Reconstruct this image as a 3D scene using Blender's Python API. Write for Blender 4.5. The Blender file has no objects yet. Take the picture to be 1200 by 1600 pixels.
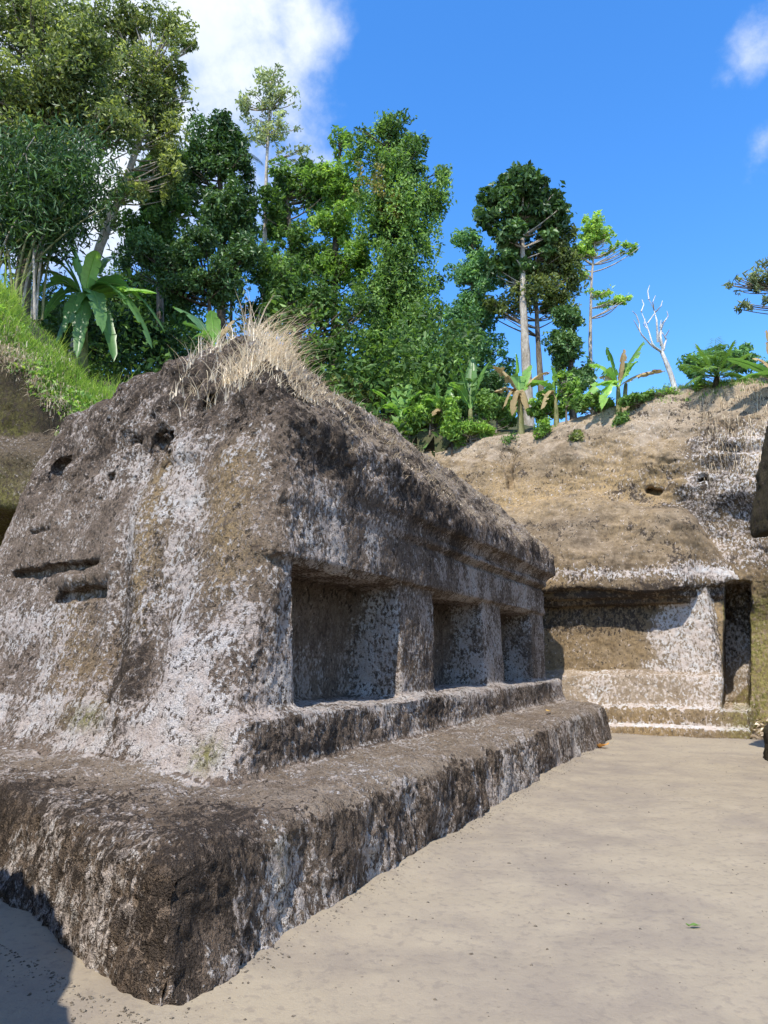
import bpy, math, random
import numpy as np
from mathutils import Vector
from mathutils.bvhtree import BVHTree

random.seed(7)
RNG = np.random.default_rng(11)
scene = bpy.context.scene
COL = scene.collection
R = math.radians

# ------------------------------------------------------------------ camera
F_PX, CAM_H = 1156.0, 1.55
PITCH = math.atan((1028 - 800) / F_PX)
cd = bpy.data.cameras.new("camera")
cam = bpy.data.objects.new("camera", cd)
COL.objects.link(cam)
cam.location = (0, 0, CAM_H)
cam.rotation_euler = (math.pi / 2 + PITCH, 0, 0)
cd.sensor_fit = 'VERTICAL'
cd.sensor_height = 36.0
cd.lens = 36.0 * F_PX / 1600.0
cd.clip_start, cd.clip_end = 0.05, 3000
scene.camera = cam
scene.render.resolution_x, scene.render.resolution_y = 768, 1024

# ------------------------------------------------------------------ sky and sun
SUN_AZ, SUN_EL = R(-162), R(56)          # azimuth measured clockwise from +Y
SKY_STRENGTH, SUN_STRENGTH = 0.15, 4.2
SUN_DIR = Vector((math.sin(SUN_AZ) * math.cos(SUN_EL), math.cos(SUN_AZ) * math.cos(SUN_EL), math.sin(SUN_EL)))
world = bpy.data.worlds.new("World")
scene.world = world
world.use_nodes = True


def px_dir(x, y):
    a, b = (x - 600) / F_PX, -(y - 800) / F_PX
    v = Vector((a, math.cos(PITCH) - b * math.sin(PITCH), math.sin(PITCH) + b * math.cos(PITCH)))
    return v.normalized()


def build_world():
    nt = world.node_tree
    nt.nodes.clear()
    N, L = nt.nodes.new, nt.links.new
    out = N('ShaderNodeOutputWorld')
    bg = N('ShaderNodeBackground')
    bg.inputs['Strength'].default_value = SKY_STRENGTH
    L(bg.outputs[0], out.inputs[0])
    sky = N('ShaderNodeTexSky')
    sky.sky_type = 'NISHITA'
    sky.sun_disc = False
    sky.sun_elevation = SUN_EL
    sky.sun_rotation = SUN_AZ
    sky.air_density = 1.0
    sky.dust_density = 0.3
    sky.ozone_density = 3.0
    hs = N('ShaderNodeHueSaturation')
    hs.inputs['Saturation'].default_value = 1.3
    hs.inputs['Value'].default_value = 1.55
    hs.inputs['Hue'].default_value = 0.505
    L(sky.outputs[0], hs.inputs['Color'])
    tc = N('ShaderNodeTexCoord')
    warp = N('ShaderNodeTexNoise')
    warp.inputs['Scale'].default_value = 5.0
    warp.inputs['Detail'].default_value = 8
    warp.inputs['Roughness'].default_value = 0.62
    L(tc.outputs['Generated'], warp.inputs['Vector'])
    # cumulus groups: direction, angular radius (radians), weight
    blobs = [(px_dir(330, 70), 0.165, 1.0), (px_dir(475, 50), 0.075, .9), (px_dir(250, 170), 0.11, .95),
             (px_dir(150, 120), 0.22, 1.0),
             (px_dir(1172, 92), 0.045, .70), (px_dir(1135, 122), 0.035, .6), (px_dir(1195, 225), 0.05, .52)]
    rr = random.Random(5)
    for k in range(14):                      # the same broken cumulus over the rest of the sky
        az = R(60 + 240 * (k + .5) / 14 + rr.uniform(-6, 6))
        el = R(rr.uniform(18, 62))
        blobs.append((Vector((math.sin(az) * math.cos(el), math.cos(az) * math.cos(el), math.sin(el))),
                      rr.uniform(.08, .2), 1.0))
    prev = None
    for d, rad, wgt in blobs:
        vm = N('ShaderNodeVectorMath')
        vm.operation = 'DISTANCE'
        L(tc.outputs['Generated'], vm.inputs[0])
        vm.inputs[1].default_value = tuple(d)
        mr = N('ShaderNodeMapRange')
        mr.inputs['From Min'].default_value = rad * 1.5
        mr.inputs['From Max'].default_value = 0.0
        mr.inputs['To Max'].default_value = wgt * 1.2
        L(vm.outputs['Value'], mr.inputs['Value'])
        if prev is None:
            prev = mr.outputs[0]
        else:
            mx = N('ShaderNodeMath')
            mx.operation = 'MAXIMUM'
            L(prev, mx.inputs[0])
            L(mr.outputs[0], mx.inputs[1])
            prev = mx.outputs[0]
    sub = N('ShaderNodeMath')
    sub.operation = 'SUBTRACT'
    L(warp.outputs['Fac'], sub.inputs[0])
    sub.inputs[1].default_value = 0.5
    ma = N('ShaderNodeMath')
    ma.operation = 'MULTIPLY_ADD'
    L(sub.outputs[0], ma.inputs[0])
    ma.inputs[1].default_value = 1.9
    L(prev, ma.inputs[2])
    fac = N('ShaderNodeMapRange')
    fac.interpolation_type = 'SMOOTHSTEP'
    fac.inputs['From Min'].default_value = 0.30
    fac.inputs['From Max'].default_value = 1.0
    fac.inputs['To Max'].default_value = 0.95
    L(ma.outputs[0], fac.inputs['Value'])
    mix = N('ShaderNodeMixRGB')
    L(fac.outputs[0], mix.inputs['Fac'])
    L(hs.outputs[0], mix.inputs['Color1'])
    shade = N('ShaderNodeMapRange')
    shade.inputs['From Min'].default_value = .35
    shade.inputs['From Max'].default_value = .7
    L(warp.outputs['Fac'], shade.inputs['Value'])
    cm = N('ShaderNodeMixRGB')
    cm.inputs['Color1'].default_value = (3.9, 4.3, 4.8, 1)
    cm.inputs['Color2'].default_value = (5.4, 5.5, 5.6, 1)
    L(shade.outputs[0], cm.inputs['Fac'])
    L(cm.outputs[0], mix.inputs['Color2'])
    L(mix.outputs[0], bg.inputs['Color'])


build_world()
sd = bpy.data.lights.new("sun", 'SUN')
sd.energy = SUN_STRENGTH
sd.angle = R(0.53)
sd.color = (1.0, 0.945, 0.84)
sun = bpy.data.objects.new("sun", sd)
COL.objects.link(sun)
sun.rotation_euler = SUN_DIR.to_track_quat('Z', 'Y').to_euler()
vs = scene.view_settings
vs.view_transform = 'Standard'
vs.look = 'None'
vs.gamma = 1.0
vs.use_curve_mapping = False
vs.exposure = 0.62
scene.cycles.max_bounces = 5
scene.cycles.diffuse_bounces = 4
scene.cycles.use_adaptive_sampling = True
scene.cycles.adaptive_threshold = 0.02
scene.cycles.transparent_max_bounces = 6

# ------------------------------------------------------------------ maths helpers


def at(x, y, depth):
    """point at world depth y=depth seen in the direction of photo pixel (x, y)"""
    d = px_dir(x, y)
    t = depth / d.y
    return np.array([d.x * t, depth, CAM_H + d.z * t])


def pxm(depth):
    return depth * 1.03 / F_PX


def hash3(x, y, z, seed):
    h = (x.astype(np.uint32) * np.uint32(374761393) + y.astype(np.uint32) * np.uint32(668265263)
         + z.astype(np.uint32) * np.uint32(2147483647) + np.uint32((seed * 144269504) & 0xffffffff))
    h = (h ^ (h >> np.uint32(13))) * np.uint32(1274126177)
    h = (h ^ (h >> np.uint32(16))) * np.uint32(2246822519)
    return ((h ^ (h >> np.uint32(15))) & np.uint32(0xffffff)).astype(np.float32) / np.float32(0xffffff)


def vnoise(p, seed=0):
    """value noise in -1..1 at points p (n,3)"""
    i = np.floor(p).astype(np.int64)
    f = (p - i).astype(np.float32)
    f = f * f * f * (f * (f * 6 - 15) + 10)
    x, y, z = i[:, 0], i[:, 1], i[:, 2]
    fx, fy, fz = f[:, 0], f[:, 1], f[:, 2]
    r = 0
    for a in (0, 1):
        wx = fx if a else 1 - fx
        for b in (0, 1):
            wy = fy if b else 1 - fy
            for c in (0, 1):
                wz = fz if c else 1 - fz
                r = r + hash3(x + a, y + b, z + c, seed) * wx * wy * wz
    return r * 2 - 1


def fbm(p, scale, octv=3, seed=0, gain=.5):
    r, a, s = 0, 1.0, scale
    for o in range(octv):
        r = r + a * vnoise(p * s + 17.3 * o, seed + o * 7)
        a *= gain
        s *= 2.07
    return r


def sstep(a, b, x):
    t = np.clip((x - a) / (b - a), 0, 1)
    return t * t * (3 - 2 * t)


def smax(a, b, k):
    h = np.clip(.5 + .5 * (a - b) / k, 0, 1)
    return b + (a - b) * h + k * h * (1 - h)


def smin(a, b, k):
    return -smax(-a, -b, k)


def gauss_line(s, z, p, q, wd):
    """soft streak from p to q in (s, z) face coordinates"""
    dx, dz = q[0] - p[0], q[1] - p[1]
    t = np.clip(((s - p[0]) * dx + (z - p[1]) * dz) / (dx * dx + dz * dz), 0, 1)
    d2 = (s - p[0] - t * dx) ** 2 + (z - p[1] - t * dz) ** 2
    return np.exp(-d2 / (wd * wd))


def surface_nets(S, org, h):
    """S: signed field (negative inside) -> vertices, outward quads"""
    nx, ny, nz = S.shape
    ins = S < 0
    cnt = np.zeros((nx - 1, ny - 1, nz - 1), np.uint8)
    offs = [(a, b, c) for a in (0, 1) for b in (0, 1) for c in (0, 1)]
    for a, b, c in offs:
        cnt += ins[a:nx - 1 + a, b:ny - 1 + b, c:nz - 1 + c]
    act = (cnt > 0) & (cnt < 8)
    cx, cy, cz = np.nonzero(act)
    n = len(cx)
    idx = np.full(act.shape, -1, np.int64)
    idx[cx, cy, cz] = np.arange(n)
    val = np.stack([S[cx + a, cy + b, cz + c] for a, b, c in offs], 1)
    O = np.array(offs, np.float32)
    acc = np.zeros((n, 3), np.float32)
    m = np.zeros(n, np.float32)
    for i in range(8):
        for j in range(i + 1, 8):
            if np.abs(O[i] - O[j]).sum() != 1:
                continue
            cr = (val[:, i] < 0) != (val[:, j] < 0)
            t = val[:, i] / np.where(cr, val[:, i] - val[:, j], 1)
            acc += np.where(cr[:, None], O[i] + t[:, None] * (O[j] - O[i]), 0)
            m += cr
    V = np.array(org) + h * (np.stack([cx, cy, cz], 1) + acc / m[:, None])
    Q = []
    for ax in range(3):
        sl0 = [slice(None)] * 3
        sl1 = [slice(None)] * 3
        sl0[ax] = slice(0, -1)
        sl1[ax] = slice(1, None)
        a0, a1 = ins[tuple(sl0)], ins[tuple(sl1)]
        e = np.stack(np.nonzero(a0 != a1), 1)
        o1, o2 = (ax + 1) % 3, (ax + 2) % 3
        e = e[(e[:, o1] > 0) & (e[:, o2] > 0) & (e[:, o1] < S.shape[o1] - 1) & (e[:, o2] < S.shape[o2] - 1)]

        def cell(d1, d2):
            c = e.copy()
            c[:, o1] += d1
            c[:, o2] += d2
            return idx[c[:, 0], c[:, 1], c[:, 2]]
        q = np.stack([cell(-1, -1), cell(0, -1), cell(0, 0), cell(-1, 0)], 1)
        fl = ~a0[e[:, 0], e[:, 1], e[:, 2]]
        q[fl] = q[fl][:, ::-1]
        Q.append(q)
    return V, np.concatenate(Q)


def vnormals(V, Q):
    n = np.cross(V[Q[:, 2]] - V[Q[:, 0]], V[Q[:, 3]] - V[Q[:, 1]])
    out = np.zeros_like(V)
    for k in range(4):
        for c in range(3):
            out[:, c] += np.bincount(Q[:, k], n[:, c], len(V))
    return out / (np.linalg.norm(out, axis=1, keepdims=True) + 1e-12)


def subdivide(V, Q, sel):
    """split the selected quads in four; returns V, Q and, for seam midpoints, their two ends"""
    qs, qo = Q[sel], Q[~sel]
    e = np.stack([np.stack([qs[:, k], qs[:, (k + 1) % 4]], 1) for k in range(4)], 1)
    es = np.sort(e.reshape(-1, 2), 1)
    key = es[:, 0] * np.int64(len(V)) + es[:, 1]
    uk, inv = np.unique(key, return_inverse=True)
    ends = np.stack([uk // len(V), uk % len(V)], 1)
    mid0 = len(V)
    mids = V[ends].mean(1)
    c0 = mid0 + len(mids)
    cen = V[qs].mean(1)
    inv = inv.reshape(-1, 4) + mid0
    ci = c0 + np.arange(len(qs))
    new = [np.stack([qs[:, k], inv[:, k], ci, inv[:, (k + 3) % 4]], 1) for k in range(4)]
    oe = np.stack([np.stack([qo[:, k], qo[:, (k + 1) % 4]], 1) for k in range(4)], 1).reshape(-1, 2)
    oe = np.sort(oe, 1)
    okey = oe[:, 0] * np.int64(len(V)) + oe[:, 1]
    seam = np.isin(uk, okey)
    return (np.concatenate([V, mids, cen]), np.concatenate([qo] + new),
            np.nonzero(seam)[0] + mid0, ends[seam])


# ------------------------------------------------------------------ object helpers
def tag(o, label=None, cat=None, group=None, kind=None):
    if label:
        o["label"] = label
    if cat:
        o["category"] = cat
    if group:
        o["group"] = group
    if kind:
        o["kind"] = kind
    return o


def empty(name, loc=(0, 0, 0)):
    o = bpy.data.objects.new(name, None)
    o.location = tuple(loc)
    o.empty_display_size = .2
    COL.objects.link(o)
    return o


def mesh(name, V, faces, mat, parent=None, attrs=None, cattrs=None, smooth=True, normals=None):
    """faces: list of (n,k) index arrays.  The object stays at the origin's frame of its parent."""
    if not isinstance(faces, (list, tuple)):
        faces = [faces]
    faces = [f for f in faces if len(f)]
    V = np.asarray(V, np.float32)
    me = bpy.data.meshes.new(name)
    nl = sum(f.size for f in faces)
    nf = sum(len(f) for f in faces)
    me.vertices.add(len(V))
    me.vertices.foreach_set('co', V.ravel())
    me.loops.add(nl)
    me.polygons.add(nf)
    me.loops.foreach_set('vertex_index', np.concatenate([f.ravel() for f in faces]).astype(np.int32))
    tot = np.concatenate([np.full(len(f), f.shape[1]) for f in faces]).astype(np.int32)
    st = np.concatenate([[0], np.cumsum(tot)[:-1]]).astype(np.int32)
    me.polygons.foreach_set('loop_start', st)
    me.polygons.foreach_set('loop_total', tot)
    if smooth:
        me.polygons.foreach_set('use_smooth', np.ones(nf, bool))
    for k, a in (attrs or {}).items():
        at_ = me.attributes.new(k, 'FLOAT', 'POINT')
        at_.data.foreach_set('value', np.asarray(a, np.float32))
    for k, a in (cattrs or {}).items():
        at_ = me.attributes.new(k, 'FLOAT_COLOR', 'POINT')
        at_.data.foreach_set('color', np.asarray(a, np.float32).ravel())
    me.update(calc_edges=True)
    me.validate()
    if normals is not None:
        me.normals_split_custom_set_from_vertices(normals)
    me.materials.append(mat)
    o = bpy.data.objects.new(name, me)
    COL.objects.link(o)
    if parent is not None:
        o.parent = parent
    return o


def submesh(V, Q, sel):
    q = Q[sel]
    u, inv = np.unique(q, return_inverse=True)
    return u, inv.reshape(q.shape)


class Buf:
    """collects tubes and strips into one mesh"""

    def __init__(self):
        self.V, self.F4, self.F3, self.T, self.n = [], [], [], [], 0

    def add(self, V, F4=None, F3=None, tint=0.5):
        V = np.asarray(V, float)
        self.V.append(V)
        if F4 is not None and len(F4):
            self.F4.append(np.asarray(F4) + self.n)
        if F3 is not None and len(F3):
            self.F3.append(np.asarray(F3) + self.n)
        self.T.append(np.broadcast_to(np.asarray(tint, float), (len(V),)))
        self.n += len(V)

    def tube(self, pts, radii, sides=8, tint=.5, wob=0.0):
        pts = np.asarray(pts, float)
        radii = np.broadcast_to(np.asarray(radii, float), (len(pts),))
        tan = np.gradient(pts, axis=0)
        tan /= np.linalg.norm(tan, axis=1, keepdims=True) + 1e-9
        ref = np.array([0.31, 0.95, 0.02])
        a = np.cross(tan, ref)
        a /= np.linalg.norm(a, axis=1, keepdims=True) + 1e-9
        b = np.cross(tan, a)
        th = np.arange(sides) * 2 * math.pi / sides
        rr = radii[:, None] * (1 + wob * RNG.normal(size=(len(pts), sides)))
        V = pts[:, None] + rr[..., None] * (np.cos(th)[None, :, None] * a[:, None] + np.sin(th)[None, :, None] * b[:, None])
        n = len(pts)
        i = np.arange(n - 1)[:, None] * sides
        j = np.arange(sides)[None]
        k = (j + 1) % sides
        F = np.stack([i + j, i + k, i + sides + k, i + sides + j], -1).reshape(-1, 4)
        V = V.reshape(-1, 3)
        V = np.concatenate([V, pts[-1:] + tan[-1:] * radii[-1]])
        cap = np.stack([(n - 1) * sides + j[0], (n - 1) * sides + k[0], np.full(sides, n * sides)], -1)
        self.add(V, F, cap, tint)

    def build(self, name, mat, parent=None, off=(0, 0, 0), smooth=True):
        V = np.concatenate(self.V) - np.asarray(off)
        fs = []
        if self.F4:
            fs.append(np.concatenate(self.F4))
        if self.F3:
            fs.append(np.concatenate(self.F3))
        return mesh(name, V, fs, mat, parent, attrs={'tint': np.concatenate(self.T)}, smooth=smooth)


def bezier(p0, p1, p2, n=8):
    t = np.linspace(0, 1, n)[:, None]
    return (1 - t) ** 2 * np.asarray(p0) + 2 * t * (1 - t) * np.asarray(p1) + t * t * np.asarray(p2)


# ------------------------------------------------------------------ materials
class NT:
    def __init__(self, name):
        self.m = bpy.data.materials.new(name)
        self.m.use_nodes = True
        self.t = self.m.node_tree
        self.t.nodes.clear()
        self.out = self.n('ShaderNodeOutputMaterial')

    def n(self, kind, **kw):
        nd = self.t.nodes.new(kind)
        for k, v in kw.items():
            if k in nd.inputs:
                nd.inputs[k].default_value = v
            else:
                setattr(nd, k, v)
        return nd

    def l(self, a, b):
        self.t.links.new(a, b)

    def noise(self, vec, scale, detail=4, rough=.6, dist=0.0):
        nd = self.n('ShaderNodeTexNoise', Scale=scale, Detail=detail, Roughness=rough, Distortion=dist)
        self.l(vec, nd.inputs['Vector'])
        return nd.outputs['Fac']

    def math(self, op, a, b=None, c=None):
        nd = self.n('ShaderNodeMath', operation=op)
        for i, v in enumerate((a, b, c)):
            if v is None:
                continue
            if isinstance(v, (int, float)):
                nd.inputs[i].default_value = v
            else:
                self.l(v, nd.inputs[i])
        return nd.outputs[0]

    def ramp(self, fac, a, b, to=(0, 1), smooth=True):
        nd = self.n('ShaderNodeMapRange')
        nd.interpolation_type = 'SMOOTHSTEP' if smooth else 'LINEAR'
        for k, v in (('Value', fac), ('From Min', a), ('From Max', b), ('To Min', to[0]), ('To Max', to[1])):
            if isinstance(v, (int, float)):
                nd.inputs[k].default_value = v
            else:
                self.l(v, nd.inputs[k])
        return nd.outputs[0]

    def mix(self, fac, a, b, mode='MIX'):
        nd = self.n('ShaderNodeMixRGB', blend_type=mode)
        for k, v in (('Fac', fac), ('Color1', a), ('Color2', b)):
            if isinstance(v, (int, float)):
                nd.inputs[k].default_value = v
            elif isinstance(v, (tuple, list)):
                nd.inputs[k].default_value = (*v[:3], 1)
            else:
                self.l(v, nd.inputs[k])
        return nd.outputs[0]

    def attr(self, name):
        return self.n('ShaderNodeAttribute', attribute_name=name)


def rock_material(name, base=(.235, .177, .132), base2=(.112, .082, .060), lichen=(.71, .65, .595), bump=1.0, fine=1.0, mott=.6):
    t = NT(name)
    geo = t.n('ShaderNodeNewGeometry')
    P = geo.outputs['Position']
    mp = t.n('ShaderNodeMapping')
    mp.inputs['Scale'].default_value = (1, 1, .7)
    t.l(P, mp.inputs['Vector'])
    PS = mp.outputs[0]
    m1 = t.n('ShaderNodeSeparateColor')
    t.l(t.attr('m1').outputs['Color'], m1.inputs[0])
    m2 = t.n('ShaderNodeSeparateColor')
    t.l(t.attr('m2').outputs['Color'], m2.inputs[0])
    lic, drk, och = m1.outputs[0], m1.outputs[1], m1.outputs[2]
    mos, stw, dirt = m2.outputs[0], m2.outputs[1], m2.outputs[2]
    med = t.noise(P, 5, 4, .6)
    spk = t.noise(PS, 26 * fine, 4, .74)
    spk2 = t.noise(PS, 19 * fine, 4, .76)
    grain = t.noise(P, 95, 2, .7)
    c = t.mix(t.ramp(med, .36, .64), base2, base)
    c = t.mix(t.ramp(spk2, .45, .62, (0, mott)), c, tuple(min(1, x * 1.45 + .02) for x in base))
    c = t.mix(t.math('MULTIPLY', och, t.ramp(spk2, .36, .56)), c, (.33, .225, .105))
    c = t.mix(dirt, c, t.mix(t.ramp(med, .3, .7), (.235, .178, .123), (.355, .285, .21)))
    sc = t.mix(t.ramp(spk2, .38, .62), (.27, .205, .135), (.50, .41, .30))
    c = t.mix(t.math('MULTIPLY', stw, t.ramp(spk, .34, .5)), c, sc)
    # pale lichen flecks, denser where the mask says
    ln = t.math('ADD', t.math('MULTIPLY', spk, .76), t.math('MULTIPLY', med, .24))
    lth = t.math('SUBTRACT', .66, t.math('MULTIPLY', lic, .28))
    lm = t.ramp(ln, lth, t.math('ADD', lth, .055))
    lcol = t.mix(t.ramp(grain, .3, .62), tuple(x * .50 for x in lichen), lichen)
    lcol = t.mix(t.ramp(med, .38, .60, (0, .75)), lcol, (.46, .37, .31))
    c = t.mix(t.math('MULTIPLY', lm, .92), c, lcol)
    # dark algae crust, painted shade on some parts, and open pores between the flecks
    dn = t.math('ADD', t.math('MULTIPLY', spk2, .72), t.math('MULTIPLY', med, .28))
    dth = t.math('SUBTRACT', .655, t.math('MULTIPLY', drk, .27))
    dm = t.ramp(dn, dth, t.math('ADD', dth, .055))
    dm = t.math('MULTIPLY', dm, t.math('SUBTRACT', 1.0, t.math('MULTIPLY', lm, .35)))
    c = t.mix(t.math('MULTIPLY', dm, .93), c, t.mix(t.ramp(grain, .3, .7), (.020, .015, .012), (.07, .054, .042)))
    pore = t.math('MULTIPLY', t.ramp(spk, .445, .385), t.ramp(grain, .62, .42))
    c = t.mix(t.math('MULTIPLY', pore, min(.8, mott + .2)), c, (.035, .027, .022))
    # moss
    mm = t.math('MULTIPLY', mos, t.ramp(spk2, .38, .54))
    c = t.mix(mm, c, t.mix(t.ramp(spk, .38, .62), (.075, .07, .018), (.22, .20, .055)))
    hgt = t.math('ADD', t.math('MULTIPLY', spk, 1.3), t.math('MULTIPLY', spk2, -.7))
    hgt = t.math('ADD', hgt, t.math('MULTIPLY', lm, .16))
    hgt = t.math('ADD', hgt, t.math('MULTIPLY', grain, .34))
    bp = t.n('ShaderNodeBump', Strength=1.0, Distance=.05 * bump)
    t.l(hgt, bp.inputs['Height'])
    b = t.n('ShaderNodeBsdfPrincipled', Roughness=.93)
    b.inputs['Specular IOR Level'].default_value = .1
    t.l(c, b.inputs['Base Color'])
    t.l(bp.outputs[0], b.inputs['Normal'])
    t.l(b.outputs[0], t.out.inputs[0])
    return t.m


def leaf_material(name, cols, trans=.35, rough=.5, spec=.25, gain=1.65, ttint=(1.45, 1.55, .75)):
    """cols: 3 greens from dark to light, chosen by the per-leaf tint"""
    t = NT(name)
    cols = [tuple(x * gain * (1 + .22 * i_) for x in c_) for i_, c_ in enumerate(cols)]
    a = t.attr('tint')
    cr = t.n('ShaderNodeValToRGB')
    e = cr.color_ramp.elements
    e[0].position, e[0].color = 0.0, (*cols[0], 1)
    e[1].position, e[1].color = 1.0, (*cols[-1], 1)
    for i, cc in enumerate(cols[1:-1]):
        x = e.new((i + 1) / (len(cols) - 1))
        x.color = (*cc, 1)
    t.l(a.outputs['Fac'], cr.inputs[0])
    geo = t.n('ShaderNodeNewGeometry')
    nz = t.noise(geo.outputs['Position'], 14, 3, .6)
    c = t.mix(.5, cr.outputs[0], t.mix(nz, (.25, .25, .25), (.8, .8, .78)), 'OVERLAY')
    b = t.n('ShaderNodeBsdfPrincipled', Roughness=rough)
    b.inputs['Specular IOR Level'].default_value = spec
    t.l(c, b.inputs['Base Color'])
    tr = t.n('ShaderNodeBsdfTranslucent')
    t.l(t.mix(1.0, c, ttint, 'MULTIPLY'), tr.inputs['Color'])
    mx = t.n('ShaderNodeMixShader', Fac=trans)
    t.l(b.outputs[0], mx.inputs[1])
    t.l(tr.outputs[0], mx.inputs[2])
    t.l(mx.outputs[0], t.out.inputs[0])
    return t.m


def bark_material(name, a, b, scale=6):
    t = NT(name)
    geo = t.n('ShaderNodeNewGeometry')
    mp = t.n('ShaderNodeMapping')
    mp.inputs['Scale'].default_value = (1, 1, .35)
    t.l(geo.outputs['Position'], mp.inputs['Vector'])
    n1 = t.noise(mp.outputs[0], scale, 6, .7)
    n2 = t.noise(mp.outputs[0], scale * 5, 4, .7)
    c = t.mix(t.ramp(n1, .35, .65), a, b)
    c = t.mix(t.ramp(n2, .3, .5, (.6, 0)), c, tuple(x * .35 for x in a))
    bp = t.n('ShaderNodeBump', Strength=.8, Distance=.03)
    t.l(n2, bp.inputs['Height'])
    p = t.n('ShaderNodeBsdfPrincipled', Roughness=.9)
    p.inputs['Specular IOR Level'].default_value = .15
    t.l(c, p.inputs['Base Color'])
    t.l(bp.outputs[0], p.inputs['Normal'])
    t.l(p.outputs[0], t.out.inputs[0])
    return t.m


def earth_material(name):
    t = NT(name)
    geo = t.n('ShaderNodeNewGeometry')
    P = geo.outputs['Position']
    n0 = t.noise(P, .55, 5, .6, .4)
    n1 = t.noise(P, 2.6, 6, .62, .3)
    n2 = t.noise(P, 16, 5, .65)
    n3 = t.noise(P, 90, 4, .7)
    c = t.mix(t.ramp(n0, .36, .64), (.245, .204, .158), (.315, .262, .188))
    c = t.mix(t.ramp(n1, .42, .70, (0, .6)), c, (.335, .28, .20))
    c = t.mix(t.ramp(n1, .28, .44, (.55, 0)), c, (.225, .187, .150))
    c = t.mix(t.ramp(n2, .34, .50, (.45, 0)), c, (.185, .155, .127))
    v = t.n('ShaderNodeTexVoronoi', Scale=11)
    t.l(P, v.inputs['Vector'])
    spk = t.math('MULTIPLY', t.ramp(v.outputs['Distance'], .13, .05), t.ramp(n2, .52, .6))
    c = t.mix(t.math('MULTIPLY', spk, .6), c, (.12, .09, .07))
    c = t.mix(.28, c, t.mix(n3, (.32, .32, .32), (.68, .68, .68)), 'OVERLAY')
    h = t.math('ADD', t.math('MULTIPLY', n2, .6), t.math('MULTIPLY', n3, .3))
    h = t.math('ADD', h, t.math('MULTIPLY', n1, 1.0))
    bp = t.n('ShaderNodeBump', Strength=.55, Distance=.02)
    t.l(h, bp.inputs['Height'])
    p = t.n('ShaderNodeBsdfPrincipled', Roughness=.95)
    p.inputs['Specular IOR Level'].default_value = .1
    t.l(c, p.inputs['Base Color'])
    t.l(bp.outputs[0], p.inputs['Normal'])
    t.l(p.outputs[0], t.out.inputs[0])
    return t.m


M_ROCK = rock_material('weathered_tuff')
M_CLIFF = rock_material('cliff_tuff', bump=.3, fine=.75, mott=.25, base=(.225, .168, .108), base2=(.115, .083, .052), lichen=(.66, .63, .60))
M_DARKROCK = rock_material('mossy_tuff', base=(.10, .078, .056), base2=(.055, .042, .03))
M_EARTH = earth_material('trodden_earth')
M_LEAF_OLIVE = leaf_material('olive_leaves', [(.030, .045, .016), (.085, .105, .034), (.175, .19, .075)], .36)
M_LEAF_DARK = leaf_material('dark_leaves', [(.012, .028, .010), (.028, .058, .018), (.065, .11, .035)], .22, .42, .35)
M_LEAF_MID = leaf_material('mid_leaves', [(.022, .045, .013), (.055, .10, .025), (.11, .17, .045)], .33)
M_LEAF_LIGHT = leaf_material('light_leaves', [(.05, .09, .02), (.10, .17, .035), (.20, .27, .07)], .42)
M_LEAF_BLUE = leaf_material('feathery_leaves', [(.03, .07, .035), (.065, .13, .055), (.12, .20, .09)], .38)
M_LEAF_GREY = leaf_material('pale_leaves', [(.07, .09, .05), (.14, .16, .09), (.24, .26, .15)], .35)
M_LEAF_BRONZE = leaf_material('bronze_leaves', [(.07, .065, .02), (.15, .13, .04), (.24, .20, .075)], .35)
M_BANANA = leaf_material('banana_leaf', [(.05, .105, .035), (.10, .19, .05), (.20, .33, .07)], .4, .36, .5, gain=1.2)
M_BANANA_DRY = leaf_material('dry_banana_leaf', [(.20, .14, .07), (.33, .25, .13), (.45, .36, .20)], .3, .8, .1, 1.0, (1.1, 1, .8))
M_GRASS = leaf_material('green_grass', [(.06, .11, .025), (.13, .22, .045), (.27, .34, .10)], .36, gain=1.1)
M_STRAW = leaf_material('dry_grass', [(.22, .165, .11), (.44, .355, .25), (.68, .585, .45)], .3, .8, .1, 1.0, (1.05, 1, .85))
M_BARK = bark_material('grey_bark', (.10, .08, .06), (.26, .22, .17))
M_BARK_PALE = bark_material('pale_bark', (.26, .22, .17), (.50, .45, .38))
M_BARK_DARK = bark_material('dark_bark', (.035, .028, .02), (.10, .08, .055))
M_BARK_WHITE = bark_material('bleached_wood', (.42, .40, .37), (.68, .66, .62))
M_STEM = bark_material('banana_stem', (.10, .12, .04), (.26, .24, .12))
M_FALLEN = leaf_material('fallen_leaf', [(.30, .12, .03), (.50, .24, .06), (.62, .40, .12)], .2, gain=1.0, ttint=(1, 1, 1))

# ------------------------------------------------------------------ ground
# local frame of the carved courtyard: U along the niche wall, W into the shrine
A0 = np.array([-0.93, 3.62])
TH = R(25)
DU = np.array([math.sin(TH), math.cos(TH)])
DW = np.array([-math.cos(TH), math.sin(TH)])


def to_world(P):
    P = np.asarray(P, float)
    xy = A0 + P[..., :1] * DU + P[..., 1:2] * DW
    return np.concatenate([xy, P[..., 2:3]], -1)


def to_local(P):
    P = np.asarray(P, float)
    r = P[..., :2] - A0
    return np.stack([r @ DU, r @ DW, P[..., 2]], -1)


def heightgrid(xs, ys, hfun):
    X, Y = np.meshgrid(xs, ys, indexing='ij')
    P = np.stack([X.ravel(), Y.ravel(), np.zeros(X.size)], 1)
    P[:, 2] = hfun(P)
    nx, ny = len(xs), len(ys)
    i = (np.arange(nx - 1)[:, None] * ny + np.arange(ny - 1)[None]).ravel()
    return P, np.stack([i, i + ny, i + ny + 1, i + 1], 1)


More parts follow.
